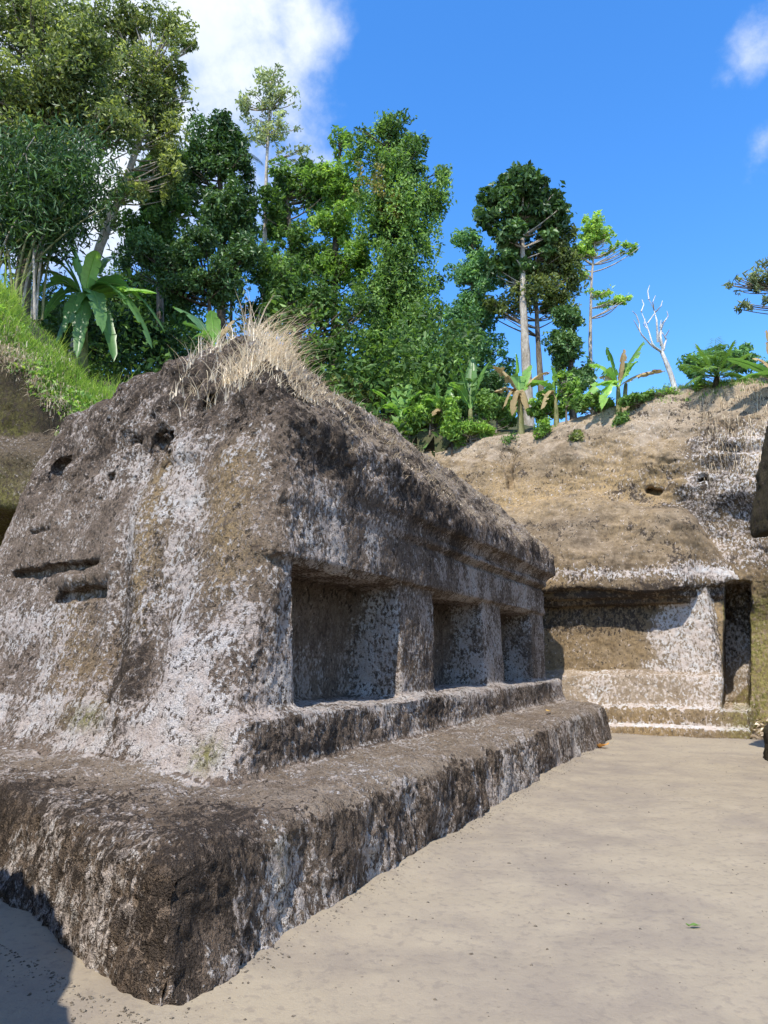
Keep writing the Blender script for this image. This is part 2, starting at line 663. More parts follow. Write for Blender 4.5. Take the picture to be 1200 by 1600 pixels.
def ground_h(P):
    near = np.exp(-((P[:, 0] - 1) ** 2 + (P[:, 1] - 8) ** 2) / 200)
    h = .025 * fbm(P, .5, 2, 3) + .010 * fbm(P, 3.0, 3, 5) - .012 * sstep(.45, .8, vnoise(P * 4.1, 8))
    # earth banks up a little against the plinth
    q = to_local(P)
    d = np.minimum(-q[:, 1], 20)
    h = h + .05 * np.exp(-np.clip(d, 0, 9) / .18) * (q[:, 0] > -1) * (q[:, 0] < 13)
    return h * near


xs = np.concatenate([[-900, -300, -90, -40, -20, -12], np.arange(-8, 9.01, .07), [12, 20, 40, 90, 300, 900]])
ys = np.concatenate([[-900, -200, -60, -20, -8, -4], np.arange(-1, 17.01, .07), [20, 30, 60, 150, 400, 1200]])
gv, gq = heightgrid(xs, ys, ground_h)
tag(mesh('ground', gv, gq, M_EARTH), kind='structure')


# ------------------------------------------------------------------ main shrine, as a signed field in (u, w, z)
def left_plane(u, w, z):
    """inward distance from the leaning gable face"""
    flare = .16 * np.exp(-np.clip(z - .66, 0, 9) / .22)
    return .974 * (u - 1.9) - .225 * (w - 1.31) - .30 * (z - .66) + flare - .06


def sd_plinth(u, w, z):
    edge = np.minimum(w, .927 * u - .375 * w + .1)
    top = .645 + .03 * np.clip(edge, 0, 1)
    f = smax(-(w + .03 - .12 * z), -(.927 * u - .375 * w + .10 - .13 * z), .13)
    f = smax(f, (u - 12.75 - .85 * np.clip(w, 0, 3)) * .76 + .06 * z, .25)
    return smax(f, z - top, .17)


def sd_bench(u, w, z):
    f = smax(-(w - 1.04 - .10 * (z - .6)), -left_plane(u, w, z), .25)
    f = smax(f, u - 13.75 - .3 * (w - 1.3), .15)
    f = smax(f, z - 1.105, .07)
    return f + 0 * u


def sd_body(u, w, z):
    corner = sstep(5.5, 2.5, u)
    far = sstep(4.0, 9.0, u)
    face = 1.28 + .03 * (z - 1.1) + .10 * corner * np.clip(z - 2.2, 0, 3)
    up = sstep(2.99, 3.10, z)
    up2 = sstep(3.24, 3.34, z)
    face = face - .065 * sstep(2.44, 2.47, z) - up * (.02 + .07 * far) - up2 * (.02 + .12 * far)
    face = face + .05 * far * np.exp(-((z - 3.16) / .035) ** 2) + .06 * far * np.exp(-((z - 3.0) / .03) ** 2)
    f = smax(face - w, -left_plane(u, w, z), .42)
    roof = (z - 3.93 - 1.12 * (w - 1.22)) / 1.5
    f = smax(f, roof, .14)
    hip = (z - 3.93 - 1.0 * (13.55 - u + .25 * (w - 1.3))) / 1.42
    f = smax(f, hip, .14)
    f = smax(f, z - 5.30 + .07 * np.clip(w - 2.5, 0, 4) + .08 * np.clip(u - 4.5, 0, 4), .20)
    over = .28 * sstep(3.0, 3.35, z)
    f = smax(f, u - 13.15 - over - .3 * (w - 1.3), .12)
    end = .974 * w - 6.7 + .25 * (u - 3) + .06 * (z - 2.5)
    f = smax(f, end, .28)
    return f


NICHES = [(3.06, 5.47, 2.06), (6.62, 8.82, 2.04), (9.95, 12.02, 2.0)]


def sd_niche(k, u, w, z):
    a, b, dep = NICHES[k]
    f = smax(a - u, u - b, .03)
    f = smax(f, 1.10 - z + .0 * w, .03)
    f = smax(f, z - (2.43 - .02 * w), .05)
    return smax(f, w - dep + .03 * z, .06)


def left_s(w):
    return (w - 1.31) / .974


def sd_main(u, w, z):
    f = smin(sd_plinth(u, w, z), sd_bench(u, w, z), .05)
    b = sd_body(u, w, z)
    lp = left_plane(u, w, z)
    s = left_s(w)
    # fluting on the gable: sunk panel, a raised rib and the gutter beside it
    flute = -.10 * np.exp(-((s - 1.25 - .33 * (z - 1)) / .22) ** 2) + .09 * np.exp(-((s - 1.72 - .33 * (z - 1)) / .16) ** 2)
    flute = flute * sstep(3.5, 2.7, z) * sstep(.7, 1.1, z) - .05 * np.exp(-((s - .62) / .3) ** 2) * sstep(4, 3, z)
    panel = .05 * sstep(2.05, 2.2, s - .25 * (z - 1.3)) * sstep(3.6, 3.4, s - .25 * (z - 1.3)) * sstep(2.45, 2.35, z) * sstep(1.25, 1.4, z)
    b = b + np.where(lp < .5, flute + panel, 0)
    f = smin(f, b, .07)
    for k in range(3):
        f = smax(f, -sd_niche(k, u, w, z), .05)
    # slots and weather holes cut in the gable
    for (sa, sb, zc, hz, dp) in ((2.62, 4.75, 2.585, .052, .20), (2.40, 3.50, 2.255, .078, .24), (4.0, 4.62, 3.13, .045, .18),
                                 (4.2, 4.75, 4.10, .11, .22)):
        zz = zc + .008 * np.sin(s * 7 + zc * 3) + .008 * np.sin(s * 31)
        box = np.maximum(np.maximum(sa - s, s - sb), np.abs(z - zz) - hz)
        f = smax(f, -smax(box, lp - dp, .04), .05)
    for (sc, zc, r_, dp) in ((2.28, 4.02, .13, .22), (2.0, 3.86, .07, .2), (2.75, 4.14, .08, .2), (1.5, 4.35, .07, .16), (3.6, 4.3, .09, .2),
                             (1.2, 4.62, .06, .15), (3.1, 3.7, .06, .14)):
        ball = np.sqrt(((s - sc) * .75) ** 2 + (z - zc) ** 2) - r_ * (1 + .45 * np.sin(s * 23 + zc) * np.sin(z * 19))
        f = smax(f, -smax(ball, lp - dp, .05), .07)
    return f


def grid_field(fn, lo, hi, h):
    n = [int((hi[k] - lo[k]) / h) + 1 for k in range(3)]
    ax = [(lo[k] + h * np.arange(n[k])).astype(np.float32) for k in range(3)]
    S = np.empty(n, np.float32)
    for i0 in range(0, n[0], 48):
        u = ax[0][i0:i0 + 48][:, None, None]
        S[i0:i0 + 48] = fn(u, ax[1][None, :, None], ax[2][None, None, :])
    return S


def rough(Pw, amp, seed, fine_amp=1.0):
    """weathering relief of the tuff, metres along the normal"""
    q = Pw * np.array([1, 1, .8])
    d = .045 * fbm(Pw, .9, 2, seed) + .020 * fbm(q, 3.2, 2, seed + 20)
    d = d + .011 * fbm(q, 9.0, 2, seed + 40)
    p = vnoise(q * 19, seed + 60)
    d = d - .016 * fine_amp * sstep(.35, .75, p)
    d = d + .010 * fine_amp * fbm(q, 27, 2, seed + 80, .7)
    return d * amp


def carve(fn, lo, hi, h, near_d, amp, seed, local=True, cut=None, calm=None):
    S = grid_field(fn, lo, hi, h)
    V, Q = surface_nets(S, lo, h)
    if cut is not None:
        Q = Q[~cut(V[Q].mean(1))]
        u, Q = np.unique(Q, return_inverse=True)
        Q = Q.reshape(-1, 4)
        V = V[u]
    Vw = to_world(V) if local else V.copy()
    dist = np.linalg.norm(Vw - [0, 0, CAM_H], axis=1)
    seam_i, seam_e = np.zeros(0, int), np.zeros((0, 2), int)
    if near_d > 0:
        sel = dist[Q].mean(1) < near_d
        n0 = vnormals(Vw, Q)
        face = (n0[Q].mean(1) * (np.array([0, 0, CAM_H]) - Vw[Q].mean(1))).sum(1) > -.2 * dist[Q].mean(1)
        V, Q, seam_i, seam_e = subdivide(V, Q, sel & face)
        Vw = to_world(V) if local else V.copy()
    n = vnormals(Vw, Q)
    D = Vw + n * (rough(Vw, amp, seed) * (1 if calm is None else calm(V)))[:, None]
    if len(seam_i):
        D[seam_i] = D[seam_e].mean(1)
    return V, D, Q


def main_masks(L, W, N):
    u, w, z = L.T
    s = left_s(w)
    n = len(u)
    lp = left_plane(u, w, z)
    pl, be, bo = sd_plinth(u, w, z), sd_bench(u, w, z), sd_body(u, w, z)
    big = fbm(W, 1.3, 3, 300)
    isleft = (lp < .35) & (bo < .25) & (z > .7)
    isroof = (N[:, 2] > .45) & (z > 3.6) & (lp > .2)
    isplinth = (pl < be - .03) & (z < .8)
    lic = np.full(n, .40) + .10 * big
    drk = np.full(n, .30) - .10 * big
    och = np.zeros(n)
    mos = np.zeros(n)
    stw = np.zeros(n)
    dirt = np.zeros(n)
    # gable
    L_ = isleft
    wob = .10 * fbm(W, 1.8, 2, 320)
    wl = .62 * gauss_line(s + wob, z, (2.5, 3.83), (1.75, 1.72), .17) + .58 * gauss_line(s + wob, z, (1.45, 3.75), (.55, 1.17), .24)
    wl = wl + .15 * gauss_line(s, z, (.3, 2.1), (.1, 1.0), .35) + (.38 + .8 * big) * sstep(1.5, 1.0, z) * sstep(.66, .9, z + .12 * big) + .55 * gauss_line(s, z, (3.6, 2.0), (3.0, 1.1), .3)
    lic = np.where(L_, .48 + .30 * np.clip(wl, 0, 1.1) + .14 * big + .10 * sstep(2.6, 1.8, z), lic)
    topd = sstep(3.0, 4.4, z)
    gut = gauss_line(s, z, (2.15, 2.8), (1.45, .9), .22) + .6 * gauss_line(s, z, (1.55, 2.7), (1.15, 1.0), .12)
    drk = np.where(L_, .33 + .34 * topd + .52 * np.clip(gut, 0, 1) - .12 * wl - .14 * big, drk)
    oc = gauss_line(s, z, (1.95, 3.5), (1.6, 2.0), .32) + gauss_line(s, z, (.75, 3.4), (.45, 2.4), .35) + .8 * gauss_line(s, z, (3.0, 2.0), (2.4, 1.3), .4)
    oc = oc + .8 * gauss_line(s, z, (1.75, 1.6), (1.6, 1.0), .3)
    och = np.where(L_, np.clip(oc, 0, 1) * .75, och)
    lic = lic - np.where(L_, .06 * topd, 0)
    mos = np.where(L_, .9 * np.exp(-(((s - 1.9) / .3) ** 2 + ((z - .98) / .1) ** 2)) + .9 * np.exp(-(((s - .12) / .16) ** 2 + ((z - .82) / .12) ** 2)), mos)
    # niche wall
    Rw = ~isleft & ~isplinth & (z > .7)
    up = sstep(2.9, 3.6, z)
    lic = np.where(Rw, .60 - .16 * up + .18 * big + .2 * sstep(3.4, 2.0, u) * sstep(2.6, 1.6, z), lic)
    drk = np.where(Rw, .30 + .32 * up - .26 * big, drk)
    benchtop = (z > 1.02) & (z < 1.16) & (N[:, 2] > .3)
    lic = np.where(benchtop, .78, lic)
    drk = np.where(benchtop, .1, drk)
    bf = Rw & (z < 1.06)
    lic = np.where(bf, .50 + .2 * big + .22 * sstep(.92, 1.06, z), lic)
    drk = np.where(bf, .46 - .2 * big, drk)
    lic = np.where(bf & (z < .74), .7, lic)
    # niches cleaner and greyer; back-wall shade and lighter jambs painted into the masks
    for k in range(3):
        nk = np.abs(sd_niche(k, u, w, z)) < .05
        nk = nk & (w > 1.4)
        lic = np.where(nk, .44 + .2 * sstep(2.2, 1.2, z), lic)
        back_shade = sstep(.25, .08, NICHES[k][2] - w)
        lic = np.where(nk, lic + .14 - .30 * back_shade, lic)
        drk = np.where(nk, .34 * sstep(1.9, 2.5, z) + .04 + .24 * back_shade, drk)
    # plinth
    side = isplinth & (N[:, 2] < .6)
    top = isplinth & (N[:, 2] >= .6)
    leftp = sstep(1.6, .1, .974 * u - .225 * w - .35 * fbm(W, 1.4, 2, 350))
    blot = fbm(W * [1, 1, .5], 4.0, 2, 333)
    lic = np.where(side, .52 + .22 * big + .22 * blot + .14 * sstep(.45, .1, z) - .06 * leftp, lic)
    drk = np.where(side, .46 + .10 * sstep(.15, .5, z) + .12 * leftp - .15 * big - .12 * blot, drk)
    och = np.where(side, .12 * sstep(.3, .6, z), och)
    pale = np.exp(-(((u - .95) / .10) ** 2 + ((z - .42) / .24) ** 2)) * (w < .35)
    lic = lic + np.where(side, .4 * pale, 0)
    mos = mos + np.where(side, .25 * pale, 0)
    foot = np.exp(-np.clip(be, 0, 3) / .12)
    dirt = np.where(top, np.clip(.60 - .50 * leftp + .3 * big, 0, .8), dirt)
    lic = np.where(top, .42 + .10 * big + .42 * foot + .1 * leftp, lic)
    drk = np.where(top, .24 + .50 * leftp - .1 * foot - .16 * big, drk)
    stw = np.where(isroof, .55 + .35 * big, stw)
    lic = np.where(isroof, .3, lic)
    drk = np.where(isroof, .42 - .3 * big, drk)
    # straw creeps over the brow
    brow = (z > 3.7) & ~isleft & ~isroof
    stw = np.where(brow, np.clip(.35 * sstep(3.7, 4.1, z), 0, 1), stw)
    # colonies: patches a hand or two across, with fairly sharp borders
    pt = sstep(-.15, .2, fbm(W * [1, 1, .7], 3.1, 3, 360, .6)) - .5
    lic = lic + .02 + .22 * pt
    drk = drk - .16 * pt
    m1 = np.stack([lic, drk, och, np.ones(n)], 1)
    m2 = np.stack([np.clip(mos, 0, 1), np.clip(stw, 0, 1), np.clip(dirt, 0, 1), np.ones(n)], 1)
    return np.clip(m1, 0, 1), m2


def build_main_shrine():
    L, W, Q = carve(sd_main, (-1.0, -.45, -.16), (15.2, 7.4, 5.6), .042, 10.5, 1.0, 1,
                    cut=lambda c: (c[:, 2] < -.1) | (c[:, 1] > 7.2) | (c[:, 0] > 14.9) | ((c[:, 1] > 6.0) & (c[:, 0] > 6)),
                    calm=lambda p: 1 - .5 * sstep(.5, .8, left_plane(*p.T)) * sstep(1.0, 1.1, p[:, 2]) * sstep(3.4, 3.2, p[:, 2]))
    N = vnormals(W, Q)
    body = sstep(.75, 1.2, L[:, 2]) * (L[:, 1] < 6)
    gab = sstep(.6, .2, left_plane(*L.T))
    ext = .065 * fbm(W, 2.3, 3, 91, .6) * sstep(3.1, 3.9, L[:, 2]) + .040 * fbm(W * [1, 1, .6], 1.9, 3, 93, .6) * gab * body
    ext = ext + .035 * fbm(W, 2.6, 2, 95) * sstep(.75, .6, L[:, 2])
    W = W + N * ext[:, None]
    N = vnormals(W, Q)
    m1, m2 = main_masks(L, W, N)
    c = L[Q].mean(1)
    nz = N[Q].mean(1)[:, 2]
    u, w, z = c.T
    pl, be, bo = np.abs(sd_plinth(u, w, z)), np.abs(sd_bench(u, w, z)), np.abs(sd_body(u, w, z))
    part = np.where((pl < np.minimum(be, bo)) & (z < .82), 0, np.where((be < bo) & (z < 1.2), 1, 2))
    part = np.where((part == 2) & (((z > 3.0) & (left_plane(u, w, z) > .35)) | (z > 4.75)), 3, part)
    for k in range(3):
        f = sd_niche(k, u, w, z)
        part = np.where((np.abs(f) < .07) & (w > 1.33) & (z > 1.0) & (z < 2.52), 4 + k, part)
    root = empty('rock_shrine', (*to_world(np.array([0, 0, 0.]))[:2], 0))
    tag(root, 'large lichen-streaked rock-cut shrine with three deep square niches on a stepped plinth', 'shrine')
    off = np.array(root.location)
    names = ['plinth', 'bench', 'wall', 'roof', 'niche', 'niche', 'niche']
    for k, nm in enumerate(names):
        ids, q = submesh(W, Q, part == k)
        if len(q):
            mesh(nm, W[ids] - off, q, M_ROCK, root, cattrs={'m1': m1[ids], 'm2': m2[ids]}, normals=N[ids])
    return L, W, Q, N


MAIN = build_main_shrine()


# ------------------------------------------------------------------ back cliff with the second shrine cut into it
def sd_b_plinth(u, w, z):
    f = smax(13.86 + .05 * z - u, z - .56, .10)
    f = smin(f, smax(13.72 - u, z - .17, .05), .03)
    return smax(f, np.abs(w - 1.2) - 3.72, .10) + 0 * u


def sd_b_bench(u, w, z):
    f = smax(14.12 + .22 * (z - .56) - u, z - 1.2, .08)
    return smax(f, np.abs(w - 1.2) - 3.38, .06)


def sd_b_wall(u, w, z):
    f = 14.62 + .03 * (z - 1.2) - u
    f = f - .05 * sstep(-.72, -.80, w)
    f = smax(f, z - 4.2, .1)
    return smax(f, np.abs(w - 1.2) - 3.26 + .06 * (z - 1.2), .08)


def sd_b_roof(u, w, z):
    eave = 14.03 + .55 * sstep(-1.35, -1.95, w)
    f = smax(eave - u, 3.0 - z + .08 * np.sin(w * 2.1), .10)
    f = smin(f, smax(eave + .20 - u, 2.86 - z, .03), .02)
    f = smin(f, smax(eave + .38 - u, 2.72 - z, .03), .02)
    f = smax(f, (z - 3.32 - 2.1 * (u - 14.0)) / 2.33, .18)
    f = smax(f, z - 5.2 - .3 * np.sin(w * 1.3), .5)
    f = smax(f, (z - 3.35 - 1.75 * (w + 2.45)) / 2.0, .25)
    return smax(f, w - 6, .1)


def sd_b_cliff(u, w, z):
    face = 15.0 + .20 * (z - 3) + .14 * np.sin(w * .9 + 1) * sstep(3, 6, z) + .5 * sstep(-2.2, -2.8, w) * sstep(3.5, 2.0, z)
    face = face - .55 * sstep(-2.4, -3.6, w) * sstep(2.5, 4.5, z)
    f = face - u
    crack = np.maximum(np.abs(w - 2.75 - .1 * np.sin(z * 3)) - .09, 5.9 - z)
    f = smax(f, -np.maximum(crack, u - 16.4), .06)
    hole = np.sqrt(((w + .95) / 2.1) ** 2 + ((z - 5.55 - .10 * w) * 1.3) ** 2) - .10 - .05 * np.sin(w * 17) * np.sin(z * 21 + w * 5)
    f = smax(f, -np.maximum(hole, u - face - .3), .08)
    hole = np.sqrt(((w + 2.05) / 1.6) ** 2 + ((z - 5.6) * 1.1) ** 2) - .08 - .05 * np.sin(w * 19) * np.sin(z * 23)
    f = smax(f, -np.maximum(hole, u - face - .3), .08)
    top = 7.72 + .155 * np.clip(2.5 - w, 0, 4.4) - .06 * np.clip(w - 3, 0, 9)
    f = smax(f, (z - top + 1.5 * (16.75 - u)) / 1.8, .45)
    return smax(f, z - top - .05, .35)


def sd_b_gap(u, w, z):
    return smax(smax(np.abs(w + 2.36 + .10 * (z - 1.2)) - .26, z - 3.2, .1), .5 - z, .05)


def sd_back(u, w, z):
    f = smin(sd_b_plinth(u, w, z), sd_b_bench(u, w, z), .04)
    f = smin(f, sd_b_wall(u, w, z), .04)
    f = smin(f, sd_b_roof(u, w, z), .05)
    f = smin(f, sd_b_cliff(u, w, z), .32)
    f = smax(f, -np.maximum(sd_b_gap(u, w, z), u - 16.3), .05)
    return f


def build_back():
    L, W, Q = carve(sd_back, (13.4, -7.5, -.15), (18.6, 9.0, 9.2), .058, 40, .8, 5,
                    cut=lambda c: (c[:, 2] < -.08) | (c[:, 0] > 18.4) | (c[:, 1] < -7.3) | (c[:, 1] > 8.8))
    # slanting bedding in the soft stone
    q = L @ np.array([[.3, 0, .0], [.25, .5, .45], [0, 0, 2.2]]).T
    W = W - np.append(DU, 0) * (.07 * fbm(np.stack([L[:, 1] * .35, L[:, 0] * .3, L[:, 2] * 1.8 - L[:, 1] * .45], 1), 1.0, 3, 77)
                                * sstep(3.2, 4.2, L[:, 2]))[:, None]
    W = W - np.append(DU * .8, -.3) * ((.17 * fbm(W * [1, 1, 1.5], .75, 2, 79, .6) + .06 * (np.abs(fbm(W * [1, 1, 1.6], 1.6, 3, 83, .55)) - .35)) * sstep(3.25, 4.1, L[:, 2]))[:, None]
    st = L[:, 2] * 1.05 - L[:, 1] * .24 + .55 * fbm(W, .55, 3, 86, .55)
    fr = st - np.floor(st)
    lip = sstep(0, .75, fr) * sstep(1.0, .90, fr) * sstep(-.2, .4, fbm(W, .5, 2, 87))
    W = W - np.append(DU, 0) * (.26 * lip * sstep(3.6, 4.4, L[:, 2]) * sstep(7.6, 6.9, L[:, 2]))[:, None]
    N = vnormals(W, Q)
    u, w, z = L.T
    big = fbm(W, .9, 3, 400)
    med = fbm(W, 3.0, 2, 410)
    n = len(u)
    comp = np.stack([np.abs(f(u, w, z)) for f in (sd_b_plinth, sd_b_bench, sd_b_wall, sd_b_roof, sd_b_cliff)], 1)
    kind = comp.argmin(1)
    lic = .30 + .08 * big
    drk = .20 - .05 * big
    och = np.clip(.35 + .4 * big, 0, .8)
    mos = np.zeros(n)
    stw = np.zeros(n)
    dirt = np.zeros(n)
    cl = kind == 4
    wz = sstep(-1.1, -1.9, w + .25 * (z - 5.5) + .3 * med) * sstep(3.0, 3.8, z) * sstep(7.3, 6.6, z)
    lic = np.where(cl, .28 + .36 * wz + .1 * big, lic)
    band = fbm(np.stack([w * .5, u * .4, z * 2.4 - w * .6], 1), 1.0, 3, 430)
    drk = np.where(cl, .34 + .18 * wz - .25 * med + .22 * band, drk)
    och = np.where(cl, np.clip(.45 + .35 * big - .5 * wz + .3 * sstep(6.8, 5.5, z), 0, 1), och)
    dirt = np.where(cl, .70 * sstep(6.5, 7.4, z + .5 * med) + .10 * (1 - wz), dirt)
    stw = np.where(cl, .25 * sstep(7.0, 7.6, z + .5 * big), stw)
    mos = np.where(cl & (w < -2.2), .75 * sstep(3.4, 2.6, z + .3 * med), mos)
    rf = kind == 3
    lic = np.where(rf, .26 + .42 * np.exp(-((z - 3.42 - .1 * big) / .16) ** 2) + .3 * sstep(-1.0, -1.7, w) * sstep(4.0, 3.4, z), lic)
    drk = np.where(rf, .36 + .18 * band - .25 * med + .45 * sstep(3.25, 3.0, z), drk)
    och = np.where(rf, .25 + .4 * big, och)
    dirt = np.where(rf, .12 * sstep(3.5, 4.2, z), dirt)
    wl = kind == 2
    pil = sstep(-.45, -.95, w + .25 * med + .12 * (z - 1.8))
    lic = np.where(wl, .28 + .48 * pil + .10 * big, lic)
    dirt = np.where(wl, .7 * pil, dirt)
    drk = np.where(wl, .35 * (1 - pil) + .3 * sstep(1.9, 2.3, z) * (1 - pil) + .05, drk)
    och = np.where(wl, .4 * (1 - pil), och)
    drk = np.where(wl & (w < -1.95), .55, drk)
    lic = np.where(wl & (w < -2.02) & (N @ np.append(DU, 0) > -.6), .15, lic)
    be = kind == 1
    lic = np.where(be, .60 + .22 * big - .25 * sstep(.4, 1.2, w), lic)
    drk = np.where(be, .22 - .2 * big, drk)
    dirt = np.where(be, .75, dirt)
    pl = kind == 0
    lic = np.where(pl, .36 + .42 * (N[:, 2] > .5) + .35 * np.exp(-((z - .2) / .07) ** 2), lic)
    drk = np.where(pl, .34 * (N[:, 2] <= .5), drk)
    mos = np.where(pl, .6 * sstep(-1.8, -2.4, w), mos)
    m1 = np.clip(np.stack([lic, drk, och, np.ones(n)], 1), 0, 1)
    m2 = np.clip(np.stack([mos, stw, dirt, np.ones(n)], 1), 0, 1)
    c = L[Q].mean(1)
    cc = np.stack([np.abs(f(c[:, 0], c[:, 1], c[:, 2])) for f in (sd_b_plinth, sd_b_bench, sd_b_wall, sd_b_roof, sd_b_cliff)], 1)
    part = cc.argmin(1)
    part = np.where((c[:, 0] > 16.6) | ((part < 4) & (cc.min(1) > .35)), 4, part)
    root = empty('rock_shrine', (*to_world(np.array([13.8, 0, 0.]))[:2], 0))
    tag(root, 'brown eaved shrine with white lichened bench cut into the far cliff', 'shrine')
    off = np.array(root.location)
    for k, nm in enumerate(['plinth', 'bench', 'wall', 'roof']):
        ids, q = submesh(W, Q, part == k)
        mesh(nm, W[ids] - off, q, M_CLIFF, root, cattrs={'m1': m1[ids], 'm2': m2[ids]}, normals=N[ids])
    ids, q = submesh(W, Q, part == 4)
    o = mesh('cliff', W[ids], q, M_CLIFF, None, cattrs={'m1': m1[ids], 'm2': m2[ids]}, normals=N[ids])
    tag(o, kind='structure')
    return L, W, Q, N


BACK = build_back()


# ------------------------------------------------------------------ mossy cliff and eave on the left, behind the main shrine
def left_top(x):
    return np.clip(5.18 + 1.0 * (-5.0 - x) + .12 * np.sin(x * 3.1) + .07 * np.sin(x * 7.3), 4.9, 8.6)


def sd_l_cliff(x, y, z):
    f = 10.95 + .10 * (z - 5) + .12 * np.sin(x * 2.3) - y
    return smax(f, (z - left_top(x) - .45 * np.clip(y - 11, -.5, 1.35)) * .8, .22)


def sd_l_eave(x, y, z):
    f = smax(10.15 - y, (z - 4.42 - .62 * (y - 10.15)) / 1.18, .08)
    f = smax(f, 3.58 - z, .08)
    return smax(f, x + 4.75, .2) + 0 * x


def sd_left(x, y, z):
    f = smin(sd_l_cliff(x, y, z), sd_l_eave(x, y, z), .05)
    cut = smax(smax(10.2 - 1 - y + 0 * x, y - 12.4, .1), smax(z - 3.6, x + 4.9, .1), .1)
    return smax(f, -cut, .08)


def build_left():
    L, W, Q = carve(sd_left, (-11.5, 9.8, -.2), (-2.6, 14.2, 9.6), .065, 0, 1.3, 9, local=False,
                    cut=lambda c: (c[:, 2] < -.1) | (c[:, 1] > 14) | (c[:, 0] < -11.3) | (c[:, 0] > -2.75))
    N = vnormals(W, Q)
    x, y, z = L.T
    n = len(x)
    big = fbm(W, 1.2, 3, 500)
    ev = np.abs(sd_l_eave(x, y, z)) < np.abs(sd_l_cliff(x, y, z))
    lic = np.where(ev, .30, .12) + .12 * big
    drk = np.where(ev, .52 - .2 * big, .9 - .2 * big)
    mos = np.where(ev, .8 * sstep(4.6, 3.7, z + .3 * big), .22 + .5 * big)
    top = N[:, 2] > .55
    stw = np.where(top & ~ev, .25, 0)
    dirt = np.where(ev, .12, 0)
    m1 = np.clip(np.stack([lic, drk, np.full(n, .2), np.ones(n)], 1), 0, 1)
    m2 = np.clip(np.stack([mos, stw, dirt, np.ones(n)], 1), 0, 1)
    c = L[Q].mean(1)
    isev = (np.abs(sd_l_eave(*c.T)) < np.abs(sd_l_cliff(*c.T))) & (c[:, 2] > 3.4)
    ids, q = submesh(W, Q, ~isev)
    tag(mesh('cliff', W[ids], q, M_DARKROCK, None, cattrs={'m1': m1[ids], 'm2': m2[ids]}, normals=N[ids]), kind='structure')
    ids, q = submesh(W, Q, isev)
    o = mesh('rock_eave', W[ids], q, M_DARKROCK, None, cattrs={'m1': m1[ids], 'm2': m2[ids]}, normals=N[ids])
    tag(o, 'pale mossy rock eave over a dark hollow at the left edge', 'rock eave')
    return L, W, Q, N


LEFT = build_left()


# ------------------------------------------------------------------ facing shrine at the right edge, seen almost end on
def sd_right(u, w, z):
    back = .42 * np.clip(10.2 - u, 0, 9) + .17 * np.clip(z - 3.5, 0, 3)
    f = smax((w + 2.76 + back) * .9, smax(3.42 - z, z - 5.75, .2), .10)
    f = smax(f, u - 10.45 + .12 * (z - 3.4), .25)
    wall = smax(w + 3.35 + .42 * np.clip(10.2 - u, 0, 9), smax(u - 10.1, z - 5.5, .2), .15)
    plinth = smax(w + 2.70 + .42 * np.clip(10.6 - u, 0, 9), smax(u - 11.0, z - .5, .12), .12)
    f = smin(f, smin(wall, plinth, .05), .1)
    return smax(f, 3.2 - u, .1)


def build_right():
    L, W, Q = carve(sd_right, (3, -7.6, -.15), (11.6, -2.2, 6.2), .06, 0, 1.2, 13,
                    cut=lambda c: (c[:, 2] < -.08) | (c[:, 1] < -7.4))
    N = vnormals(W, Q)
    n = len(L)
    m1 = np.tile([.05, .95, .1, 1.0], (n, 1))  # near-black crust over the whole rock stands in for shade
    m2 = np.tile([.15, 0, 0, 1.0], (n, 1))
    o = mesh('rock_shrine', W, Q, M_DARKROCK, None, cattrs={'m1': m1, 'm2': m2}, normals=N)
    tag(o, 'overhanging rock corner, shade painted dark brown, cropped by the right edge', 'shrine')


build_right()


# unseen rock added left of frame to shade the near left plinth corner
def sd_shade_rock(x, y, z):
    f = smax(x + .60 * y + .42, z - 2.2 + .35 * np.sin(y * 1.7) + .2 * np.sin(x * 3.1 + y * 2.2), .4)
    f = smax(f, np.abs(y - 2.0) - 3.6, .5)
    return smax(f, -x - 6.5, .4)


def build_shade_rock():
    L, W, Q = carve(sd_shade_rock, (-7.2, -2.4, -.2), (1.2, 6.2, 4.2), .1, 0, 2.0, 17, local=False,
                    cut=lambda c: c[:, 2] < -.1)
    N = vnormals(W, Q)
    n = len(L)
    m1 = np.tile([.4, .4, .1, 1.0], (n, 1))
    m2 = np.tile([.15, 0, 0, 1.0], (n, 1))
    tag(mesh('cliff', W, Q, M_ROCK, None, cattrs={'m1': m1, 'm2': m2}, normals=N), kind='structure')  # added out of view only to cast shade


build_shade_rock()


# ------------------------------------------------------------------ wooded hillside behind
def hill_h(P):
    q = to_local(P)
    x, y = P[:, 0], P[:, 1]
    u, w = q[:, 0], q[:, 1]
    h = 4.9 + 2.35 * sstep(8.5, 16.0, u)
    h = np.maximum(h, np.where(y > 10.8, left_top(x) + .45 * np.clip(y - 11, -.5, 1.35) - .10, 0) * sstep(-3.0, -4.2, x))
    h = np.minimum(h, 10.5 + .05 * y)
    h = h + .34 * np.clip(y - 19, 0, 22) * sstep(7.0, 1.0, x - .12 * y) + .04 * np.clip(y - 19, 0, 60)
    h = h - 2.2 * sstep(8.2, 6.6, w) * sstep(5.0, 7.0, u) * sstep(17.2, 16.4, u)
    return h + .12 * fbm(P, .6, 3, 700) + .3 * fbm(P, .13, 2, 710)


